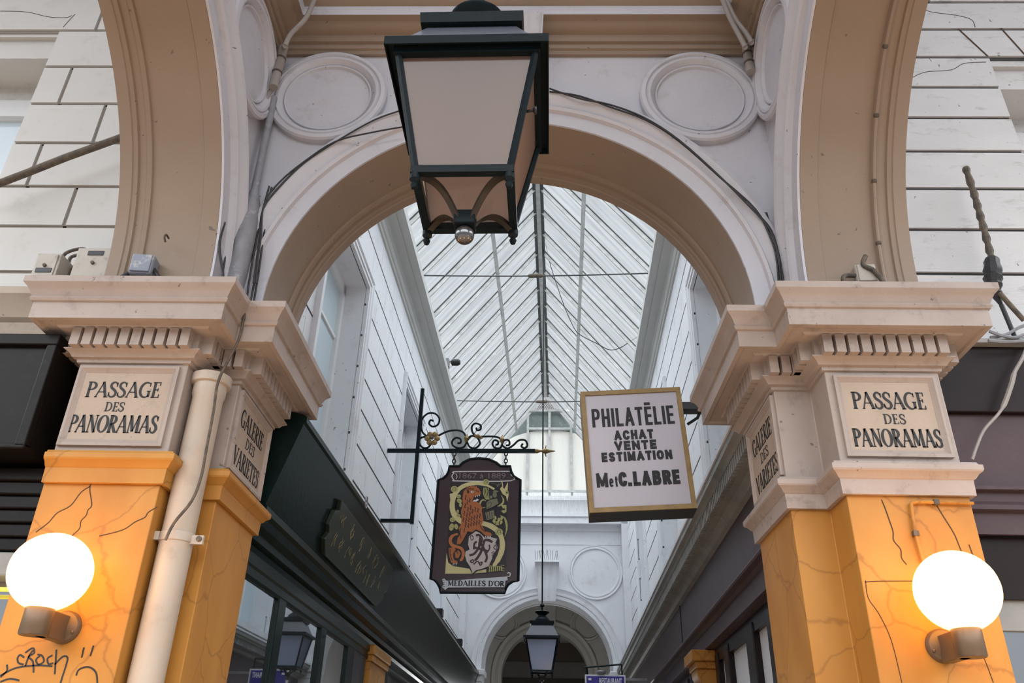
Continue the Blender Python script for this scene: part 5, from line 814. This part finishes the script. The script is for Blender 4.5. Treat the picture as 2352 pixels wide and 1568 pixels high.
for i in range(6):
    a = i*PI/3
    MB(GAL).sphere((fx_+.05*math.cos(a), TS-.012, fz_+.05*math.sin(a)), .03, 12, 8, (1,.5,1)).build('petal', GOLD, br, True)
MB(GAL).sphere((fx_, TS-.03, fz_), .02, 12, 8).build('flower_centre', RUST, br, True)
for (u, v), a in zip(D['gold'], (1.4, -.35, 1.5)):
    MB(GAL).tube([(u-.05*math.cos(a), TS-.01, v-.05*math.sin(a)), (u, TS-.015, v), (u+.05*math.cos(a), TS-.01, v+.05*math.sin(a))], [.004,.026,.004], 8).build('leaf', GOLD, br, True)
for q in (0, 2):
    (xa, za), (xb, zb_) = D['chain'][q], D['chain'][q+1]; n = 4
    ch = thing('chain', ('short chain holding the lion sign at the wall end of its bracket' if q == 0 else 'short chain holding the lion sign at the tip end of its bracket'), 'chain')
    for i in range(n):
        z = za-(za-zb_)*(i+.5)/n; h = (za-zb_)/n*.62
        MB(GAL).tube([(xa+(.016*math.cos(a*PI/6) if i % 2 == 0 else 0), TS+(.016*math.cos(a*PI/6) if i % 2 else 0), z+h*math.sin(a*PI/6)) for a in range(12)], .006, 5, closed=True).build('link', BLAK, ch, True)
hs = thing('hanging_sign', 'maroon shaped sign with orange lion, cream letter and ribbon reading MEDAILLES D\'OR', 'sign')
MAROON = mat('sign_maroon', (0.042,0.018,0.022), 0.4, (0.05,0.023,0.027), 6, 0.6)
MB(GAL).ext(D['board'], P4, -.02, .02).build('board', MAROON, hs)
bd = D['board']+[D['board'][0]]
MB(GAL).tube([(u, TS-.02, v) for u, v in D['board']], .013, 8, closed=True).build('edge_moulding', IRON, hs, True)
PC = {'dark': (.018,.010,.012), 'white': (.72,.68,.66), 'cream': (.66,.56,.27), 'olive': (.44,.40,.15), 'grey': (.2,.18,.11), 'orange': (.44,.13,.035), 'orange2': (.5,.16,.045), 'shield': (.56,.48,.45), 'maroon': (.05,.015,.018), 'ribbon': (.55,.58,.62)}
PM = {q: mat('sign_'+q, c, 0.45) for q, c in PC.items()}
NM = {'dark': 'dark_detail', 'white': 'white_detail', 'cream': 'cream_letter', 'olive': 'foliage_scroll', 'grey': 'knight_figure', 'orange': 'lion', 'orange2': 'lion_tail', 'shield': 'shield', 'maroon': 'monogram', 'ribbon': 'ribbon'}
lay = {q: MB(GAL) for q in PC}
def simple_fill(mb, pts, d):
    n = len(mb.v); c = (sum(p[0] for p in pts)/len(pts), sum(p[1] for p in pts)/len(pts)); mb.add([P4(u, v, d) for u, v in pts], [tuple(range(len(pts)))])
BD = [c for c in hs.children if c.name.startswith('board')][0]
for i, a in enumerate(D['art']):
    d = .0215+.0004*i/4
    if a[1] in ('olive', 'white'):
        one = MB(GAL)
        if a[0] == 'p': simple_fill(one, a[2], d)
        else:
            pts = smooth_path(a[3], 4); L, R_ = stroke2d(pts, a[2]); one.add([P4(u, v, d) for u, v in L]+[P4(u, v, d) for u, v in R_], [(j, j+1, len(L)+j+1, len(L)+j) for j in range(len(L)-1)])
        one.build('leaf_scroll' if a[1] == 'olive' else 'white_mark', PM[a[1]], BD); continue  # white teeth, claws and outlines painted on the sign
    if a[0] == 'p': simple_fill(lay[a[1]], a[2], d)
    else:
        pts = smooth_path(a[3], 4); L, R_ = stroke2d(pts, a[2])
        lay[a[1]].add([P4(u, v, d) for u, v in L]+[P4(u, v, d) for u, v in R_], [(j, j+1, len(L)+j+1, len(L)+j) for j in range(len(L)-1)])
for q, mb in lay.items():
    if mb.v: mb.build(NM[q], PM[q], BD)
(a0, za0), (a1, za1), (_, zt0), (_, zt1) = D['txt_med']
tx = MB(GAL); serif_text(tx, "MEDAILLES D'OR", a0, a1, (za0+za1)/2, (zt0-za0)*.85, P4, .034, .036, fat=1.7); tx.build('lettering', INK, [c for c in BD.children if c.name.startswith('ribbon')][0] if False else BD)
(a0, z0_), (a1, _) = D['txt_date']
sans_text('lettering', '1867 à 1889', (a1-a0)*.9, .055, GAL @ Matrix.Translation(((a0+a1)/2, TS-.023, z0_+.03)), mat('dull_lettering', (.2,.15,.15), .5), BD)
# ---------------------------------------------------------------- restaurant sign far down
rs = thing('restaurant_sign', 'small blue sign reading RESTAURANT on a thin bracket near the end arch', 'sign')
BLU = mat('blue_sign_enamel', (0.035,0.025,0.28), 0.4)
c0, c1, zt_ = .592, 1.072, 2.925
MB(GAL).box((c0-.02, 7.98, 2.55), (c1+.02, 8.03, zt_+.02)).build('frame', WOODW, rs)
MB(GAL).box((c0, 7.972, 2.57), (c1, 7.985, zt_-.0)).build('panel', BLU, rs)
sans_text('lettering', 'RESTAURANT', .29, .07, GAL @ Matrix.Translation((.90, 7.971, 2.868)), mat('white_lettering', (.8,.8,.82), .5), rs, .02)
MB(GAL).box((.615, 7.971, 2.875), (.655, 7.974, 2.9)).build('emblem', WOODW, rs)
MB(GAL).tube([(.57,8.0,3.03),(1.05,8.0,3.075)], .012, 6).tube([(1.05,8.0,3.075),(1.05,8.0,2.93)], .010, 6).tube([(.60,8.0,3.03),(.60,8.0,2.93)], .012, 6).build('bracket', IRON, rs)
MB(GAL).box((1.07, 7.99, 2.88), (SW-.1, 8.02, 2.91)).build('wall_arm', GREY, rs)
MB(GAL).lathe([(.04,2.95),(.07,2.97),(.07,2.99),(.03,3.0)], (.78,8.0,0), 16).build('lamp', GREY, rs, True)
# ---------------------------------------------------------------- passage wings either side of the piers
WINGW = mat('wing_paint', (0.60,0.585,0.55), 0.55, (0.55,0.535,0.50), 2.5, 0.7, (0.36,0.33,0.29), 0.4, 5.0, bump=0.12)
WINGE = mat('wing_paint_worn', (0.60,0.595,0.59), 0.55, (0.53,0.525,0.52), 2.5, 0.7, (0.2,0.19,0.18), 0.55, 6.0, bump=0.2, stretch=(1,1,2.5), speck=(.08,.08,.08))
def wing(sg, name, courses, joints, hole, m):
    def bx(mb, x0, x1, z0, z1, y0, y1): mb.box((min(sg*x0, sg*x1), y0, z0), (max(sg*x0, sg*x1), y1, z1))
    h0, hz0, hz1 = hole
    w = MB(); bx(w, A+.3, h0, 0, 7.5, YP+.02, YP+.4); bx(w, h0, 4.2, hz1, 7.5, YP+.02, YP+.4); bx(w, h0, 4.2, 0, hz0, YP+.02, YP+.4); bx(w, 4.2, 6, 0, 7.5, YP+.02, YP+.4)
    w.build(name, m, kind='structure')
    f = MB(); g_ = MB()
    for i in range(len(courses)-1):
        z1, z0 = courses[i]-.011, courses[i+1]+.011
        xs = [A+.3]+[j for q, j in joints if q == i]+[6]
        for a, b in zip(xs, xs[1:]):
            a2, b2 = a+.011, b-.011
            if z1 < hz1+.05 and b2 > h0: b2 = h0
            if b2 > a2: bx(f, a2, b2, z0, z1, YP, YP+.03)
    for c in courses[1:-1]: bx(g_, A+.3, h0 if c < hz1 else 6, c-.011, c+.011, YP+.014, YP+.03)
    for i, j in joints:
        if j < h0: bx(g_, j-.011, j+.011, courses[i+1], courses[i], YP+.014, YP+.03)
    f.build(name+'_block_facing', m, kind='structure'); g_.build(name+'_joint_line', mat(name+'_joint', (.3,.27,.23) if sg < 0 else (.06,.06,.06), .9), kind='structure')
    # window set back in the wall
    NWIN[0] += 1
    t = bpy.data.objects.new('window_%d' % NWIN[0], None); COL.objects.link(t); t['kind'] = 'structure'
    q = MB(); bx(q, h0, 4.2, hz1-.16, hz1, YP+.05, YP+.36); bx(q, h0, 4.2, hz1-.3, hz1-.16, YP+.3, YP+.36); q.build('window_soffit', m, t)
    q = MB(); bx(q, h0+.0, h0+.1, hz0, hz1-.2, YP+.28, YP+.36); bx(q, h0, 4.2, hz1-.42, hz1-.28, YP+.29, YP+.35); bx(q, h0+.1, 4.2, hz1-.9, hz1-.86, YP+.31, YP+.35); q.build('window_frame', WOODW, t)
    q = MB(); bx(q, h0, 4.2, hz0, hz1-.2, YP+.34, YP+.36); q.build('window_pane', PANE if sg < 0 else DGLAS, t)
wing(-1, 'wall_wing_left', [7.5,6.15,5.818,5.494,5.182,4.871,4.547,4.268,3.968,3.82,3.5], [(0,2.4),(1,2.70),(3,2.755),(4,2.46),(5,2.755),(6,2.46),(7,2.98)], (2.93, 4.3, 5.78), WINGW)
wing(1, 'wall_wing_right', [7.5,6.069,5.821,5.577,5.325,5.082,4.828,4.559,4.281,4.0,3.4], [(0,2.63)], (2.88, 4.1, 5.52), WINGE)
MB().sweep([(-6, YP), (-A-.3, YP)], [(0,3.58),(.02,3.58),(.03,3.64),(.05,3.66),(.07,3.74),(.09,3.78),(.09,3.82),(0,3.83)]).build('trim_9', PLAQ, kind='structure', smooth=True, angle=25)
WC = {'wall_wing_left': [[[-3.38,6.001],[-3.204,5.992],[-3.046,5.946],[-2.928,5.937],[-2.891,5.958]],[[-2.917,5.848],[-2.894,5.917],[-2.874,5.97]]], 'wall_wing_right': [[[2.554,6.026],[2.625,5.978],[2.78,5.945],[2.857,5.905],[2.862,5.838]],[[2.361,5.388],[2.47,5.449],[2.629,5.468],[2.72,5.523],[2.852,5.534]],[[2.755,5.823],[2.876,5.582]],[[3.018,5.83],[3.111,5.567]]]}
for nm in WC:
    for i, l in enumerate(WC[nm]):
        mb = MB(); add_stroke(mb, smooth_path(l, 5), .0035 if i < 2 else .011, lambda u, v, d: (u, YP-d, v), .0002, .0015); mb.build(nm+'_crack_line', mat_crack, kind='structure')
# shutter box of the shop at the downpipe side
SHUT = mat('black_shutter_paint', (0.006,0.005,0.0045), 0.3, (0.01,0.008,0.007), 8, 0.7, (0.03,0.026,0.022), 0.3, 18, spec=0.12)
sb = thing('shutter_box', 'long black shutter box with slatted underside beside the pier', 'shutter box')
MB().box((-6, 3.14, 2.80), (-1.965, YP, 3.30)).build('casing', SHUT, sb, bevel=.01)
MB().box((-6, 3.115, 3.27), (-1.95, 3.2, 3.325)).box((-6, 3.12, 2.79), (-1.955, 3.18, 2.815)).build('rail', SHUT, sb, bevel=.006)
MB().box((-2.0, 3.12, 2.80), (-1.955, 3.16, 3.29)).build('end_stile', SHUT, sb, bevel=.005)
for i in range(6):
    z = 2.76-.055*i; MB().box((-6, 3.30+.02*i, z-.045), (-1.9, 3.34+.02*i, z+.01)).build('slat', SHUT, sb, bevel=.006)
MB().box((-6, 3.38, 2.33), (-1.86, 3.5, 2.43)).build('lintel', GREYC, sb, bevel=.01)
sw_ = thing('shop_window', 'dark shop window with yellow strip light under the black shutter box', 'shop window')
MB().box((-6, 3.5, 0), (-1.86, 3.52, 2.4)).build('glass_pane', DGLAS, sw_)
MB().tube([(-6, 3.42, 2.285), (-1.86, 3.42, 2.285)], .009, 8).build('strip_light', mat('yellow_strip_light', (.9,.8,.1), .4, emit=(1,.75,.05), emit_s=.9), sw_, True)
# maroon shop board at the other side
wb = thing('shop_board', 'dark maroon shop board with ledges beyond the inscribed pier', 'shop board')
MAR2 = mat('deep_maroon_paint', (0.014,0.009,0.009), 0.4, (0.02,0.013,0.013), 4, 0.6, spec=0.12)
MB().box((1.85, 3.47, 3.16), (6, YP+.02, 3.50)).build('upper_board', MAR2, wb, bevel=.006)
MB().box((1.85, 3.43, 3.50), (6, YP+.02, 3.525)).build('lead_top', GREYC, wb, bevel=.004)
MB().box((1.85, 3.50, 2.78), (6, YP+.02, 3.16)).build('lower_board', MAR, wb)
MB().sweep([(1.85, 3.5), (6, 3.5)], [(0,2.6),(.02,2.6),(.02,2.69),(.05,2.7),(.05,2.72),(.03,2.74),(.03,2.78),(.06,2.785),(.06,2.80),(0,2.82)]).build('ledge', MAR, wb, True, angle=20)
MB().box((1.85, 3.52, 2.34), (6, YP+.02, 2.6)).build('lintel', MAR2, wb)
MB().box((1.85, 3.54, 2.22), (6, YP+.02, 2.34)).build('grey_rail', GREYC, wb)
sw2 = thing('shop_window', 'dim shop window below the maroon board beyond the inscribed pier', 'shop window')
MB().box((1.85, 3.56, 0), (6, 3.58, 2.22)).build('glass_pane', DGLAS, sw2)
# ---------------------------------------------------------------- pipes, cables and small fittings
dp = thing('downpipe', 'cream downpipe in the corner of the pier with a strap bracket', 'downpipe')
PXc, PYc = -1.315, 3.3
MB().lathe([(.066,0),(.066,3.10),(.072,3.115),(.072,3.16),(.085,3.165),(.088,3.18),(.088,3.205),(.08,3.21),(.03,3.212)], (PXc, PYc, 0), 28).build('pipe', PIPE, dp, True, angle=40)
MB().lathe([(.068,2.455),(.071,2.458),(.071,2.492),(.068,2.495)], (PXc, PYc, 0), 28).box((PXc-.105, PYc-.05, 2.458), (PXc-.055, PYc-.035, 2.492)).box((PXc+.055, PYc-.02, 2.45), (PXc+.115, PYc-.005, 2.485)).build('strap', PIPE, dp, True, angle=40)
for dx, dy in ((-.09, -.052), (.1, -.022)): MB().lathe([(.001,0),(.011,0),(.011,-.008),(.001,-.009)], (PXc+dx, PYc+dy, 2.47), 12, 'y').build('bolt', RUST, dp, True)
up = thing('conduit', 'grey painted conduit bulging out above the cornice in the corner by the roundel', 'conduit')
MB().lathe([(.055,3.54),(.062,3.56),(.062,3.60),(.05,3.61),(.048,3.70),(.052,3.8),(.055,3.95),(.053,4.1),(.042,4.22),(.022,4.30),(.018,4.33),(.001,4.33)], (-1.325, 3.335, 0), 24).build('sleeve', GREY, up, True, angle=50)
MB().lathe([(.068,3.56),(.072,3.565),(.072,3.585),(.068,3.59)], (-1.325,3.335,0), 24).build('collar', PIPE, up, True)
MB().tube([(-1.325,3.335,4.3), (-1.332,3.345,4.65), (-1.338,3.35,4.98)], .02, 12).build('pipe', GREY, up, True)
def cable(key, label, r, m=CABL, sub=None):
    lines = D[key]
    if not isinstance(lines[0][0], list): lines = [lines]
    t = thing('cable', label, 'cable')
    for l in lines: MB().tube(smooth_path(l, 4), r, 6).build('strand', m, t, True)
    return t
cable('cab_far_l', 'thin black cables strung along the arch rim above the downpipe', .0045)
cable('cab_far_r', 'black cable bundle following the arch rim down to the inscribed pier', .005)
cable('wire_pipe', 'dark flaking wire hanging down the front of the cream downpipe', .006, RUST)
def sleeve(name, label, lines, sl):
    t = thing(name, label, 'conduit')
    for l in lines: MB().tube(smooth_path(l, 5), .014, 10).build('pipe', CNDT, t, True)
    for a, b in sl:
        a, b = Vector(a), Vector(b)
        MB().tube([a, b], .026, 14).build('sleeve', CNDT, t, True)
        for f in (.3, .65): p = a+(b-a)*f; d = (b-a).normalized()*.006; MB().tube([p-d, p+d], .029, 14).build('clip', RUST, t, True)
    return t
sleeve('conduit', 'single pale conduit with thick sleeve in the corner over the downpipe', [D['cond_l'], [D['cond_l'][-1], D['sleeve_l'][0]], D['cond_l2']], [D['sleeve_l']])
sleeve('conduit', 'pair of pale conduits with thick sleeves in the corner by the inscribed pier', D['cond_r']+[[D['cond_r'][0][-1], D['sleeve_r'][0][0]], [D['cond_r'][1][-1], D['sleeve_r'][1][0]]], D['sleeve_r'])
t = thing('cable', 'black cables hanging behind the cornice in the corner beside the grey conduit bulge', 'cable')
for x, y in ((-1.25, 3.36), (-1.235, 3.37), (-1.37, 3.28), (-1.26, 3.35)):
    MB().tube(smooth_path([(x, y, 4.35), (x-.01, y, 4.1), (x+random.uniform(-.01,.02), y-.01, 3.8), (x+.02, y-.02, 3.545)], 4), .005, 6).build('strand', CABL, t, True)
MB().tube(smooth_path([(-1.38,3.2,4.0),(-1.37,3.18,3.85),(-1.33,3.2,3.7),(-1.29,3.16,3.55)], 4), .007, 6).build('strand', CABL, t, True)
t = thing('cable', 'dark cables running down the corner onto the cornice of the inscribed pier', 'cable')
for dx in (0, .014, .03):
    MB().tube(smooth_path([(1.29+dx*.5, 3.36, 4.2), (1.315+dx*.5, 3.35, 3.9), (1.325+dx, 3.34, 3.545)], 4), .006, 6).build('strand', RUST if dx == .014 else CABL, t, True)
# boxes on the piers' cornices and the wing wall
def small_box(name, label, cx, cy, z0, wx, dy, hz, rot, m, cabs, extra=None):
    t = thing(name, label, 'junction box')
    R = Matrix.Translation((cx, cy, z0)) @ Matrix.Rotation(rot, 4, 'Z')
    MB(R).box((-wx/2, -dy/2, 0), (wx/2, dy/2, hz)).build('housing', m, t, bevel=min(wx,hz)*.12)
    MB(R).box((-wx*.42, -dy/2-.008, hz*.08), (wx*.42, -dy/2+.002, hz*.92)).build('lid', m, t, bevel=.004)
    for c in cabs: MB().tube(smooth_path(c, 5), .011, 8).build('cable', CABL if m is not BOXP else RUST, t, True)
    return t
GRYB = mat('peeling_grey_paint', (.26,.28,.34), .5, (.22,.24,.29), 6, .5, (.62,.58,.54), .9, 22)
jb = small_box('junction_box', 'small grey junction box with flaking paint on the cornice above the downpipe pier', -1.69, 3.16, 3.65, .105, .08, .11, .1, GRYB, [[(-1.735,3.16,3.69),(-1.79,3.14,3.62),(-1.81,3.12,3.545)], [(-1.64,3.16,3.695),(-1.585,3.13,3.62),(-1.565,3.1,3.545)]])
jb2 = small_box('junction_box', 'small cream junction box with cables on the cornice of the inscribed pier', 1.64, 3.18, 3.64, .095, .08, .105, -.05, BOXP, [[(1.6,3.16,3.69),(1.53,3.14,3.67),(1.515,3.1,3.545)], [(1.645,3.13,3.78),(1.625,3.13,3.73),(1.665,3.12,3.69),(1.7,3.11,3.6),(1.705,3.08,3.545)]])
def meter_box(label, x0, x1, z0, z1, plate_low):
    t = thing('meter_box', label, 'meter box')
    MB().box((x0, YP-.2, z0), (x1, YP+.005, z1)).build('case', BOXP, t, bevel=.004)
    MB().box((x0+.012, YP-.207, z0+.012), (x1-.012, YP-.199, z1-.012)).build('door', BOXP, t, bevel=.002)
    zz = z0+.03 if plate_low else z1-.05
    cx = (x0+x1)/2
    MB().box((cx-.04, YP-.211, zz), (cx+.04, YP-.206, zz+.025)).build('plate', BLAK, t)
    MB().lathe([(.001,0),(.009,0),(.009,-.012),(.001,-.014)], (cx, YP-.206, (z0+z1)/2-.005), 10, 'y').build('knob', RUST, t, True)
    return t
def sc(v): return v
meter_box('small cream meter box on the blockwork wall, the narrower of two', -2.395, -2.27, 3.80, 3.95, True)
meter_box('larger cream meter box on the blockwork wall next to the arch', -2.195, -1.99, 3.80, 3.985, False)
t = thing('cable', 'short looped cables joining the two cream meter boxes', 'cable')
for p in ([(-2.33,3.5,3.95),(-2.325,3.5,4.02),(-2.24,3.5,4.05),(-2.2,3.5,4.0),(-2.22,3.5,3.85),(-2.24,3.5,3.8)], [(-2.29,3.5,3.95),(-2.285,3.5,4.0),(-2.2,3.5,4.01),(-2.13,3.5,3.98)], [(-2.25,3.5,4.05),(-2.25,3.5,3.95),(-2.27,3.5,3.9),(-2.26,3.5,3.86)]):
    MB().tube(smooth_path(p, 4), .009, 7).build('strand', RUST, t, True)
o = MB().tube(D['pole'], .021, 12).build('pole', RUST, smooth=True); tag(o, 'rusty slanting pole crossing the blockwork wall into the side arch', 'pole')
rd = thing('bundled_rod', 'dark rod wrapped in grimy cable standing against the pale boarded wall', 'rod')
MB().tube(smooth_path(D['rod'], 6), [.017+.004*math.sin(i*2.1) for i in range(len(D['rod'])*6-5)], 9).build('shaft', RUST, rd, True)
MB().tube(smooth_path(D['clump'], 5), [.018,.03,.038,.036,.04,.045,.04,.036,.046,.04,.034,.04,.03,.024,.03,.022,.018,.014,.012,.01,.008], 9).build('wrapped_foot', CABL, rd, True)
wh = thing('cable', 'old pale frayed cable drooping across the maroon shop board', 'cable')
p0 = D['branch'][0][0]
MB().tube(smooth_path([(p0[0]+.16, 3.46, 3.54), (p0[0]+.09, 3.43, 3.55)]+D['branch'][0], 5), [.009]*16+[.012]*9+[.007]*16, 8).build('strand', CNDT, wh, True)
p0 = D['clump'][-1]
MB().tube(smooth_path([p0, (p0[0]+.02, 3.46, p0[2]-.14), (p0[0]+.03, 3.47, 3.53)], 5), .011, 8).build('trailing_cable', CABL, rd, True)
w2_ = thing('cable', 'brown cable leaving the cornice end of the inscribed pier', 'cable')
MB().tube(smooth_path(D['branch'][1], 5), .012, 8).build('strand', RUST, w2_, True)
cable('bundle', 'tangle of dusty cables lying on top of the maroon shop board', .008, GREY)
cv = thing('conduit', 'thin orange lit conduit bending down the pier to the globe lamp', 'conduit')
MB().tube(smooth_path(D['lampcond_r'], 5), .007, 8).build('pipe', MARB, cv, True)
for q in (1, 4): p = D['lampcond_r'][q]; MB().box((p[0]-.01, p[1]-.01, p[2]-.01), (p[0]+.01, p[1]+.012, p[2]+.01)).build('clip', RUST, cv)
hk = thing('hook', 'small rusty hook screwed into the soffit of the side arch', 'hook')
MB().tube(smooth_path([(-1.6,3.14,3.86),(-1.6,3.11,3.86),(-1.6,3.10,3.84),(-1.6,3.12,3.825)], 4), .005, 6).build('wire', RUST, hk, True)
cg = thing('conduit', 'thin conduit following the soffit of the arch above the inscribed pier', 'conduit')
pts = [(1.735, CL+(RL-.012)*math.cos(a*1.25/20), ZS+(RL-.012)*math.sin(a*1.25/20)) for a in range(21)]
MB().tube([(1.735, CL+RL-.012, 3.54)]+pts, .009, 8).build('pipe', SOFF, cg, True)
for a in (3, 7, 11, 15): p = pts[a]; MB().sphere(p, .014, 8, 6).build('clip', RUST, cg, True)
# unseen glass canopy added to cut the light on crossing and wings
MB().box((-6, -3.5, 7.55), (6, Y1+.3, 7.57)).build('ceiling_dimming_canopy', CANOPYG, kind='structure')
seat_things()
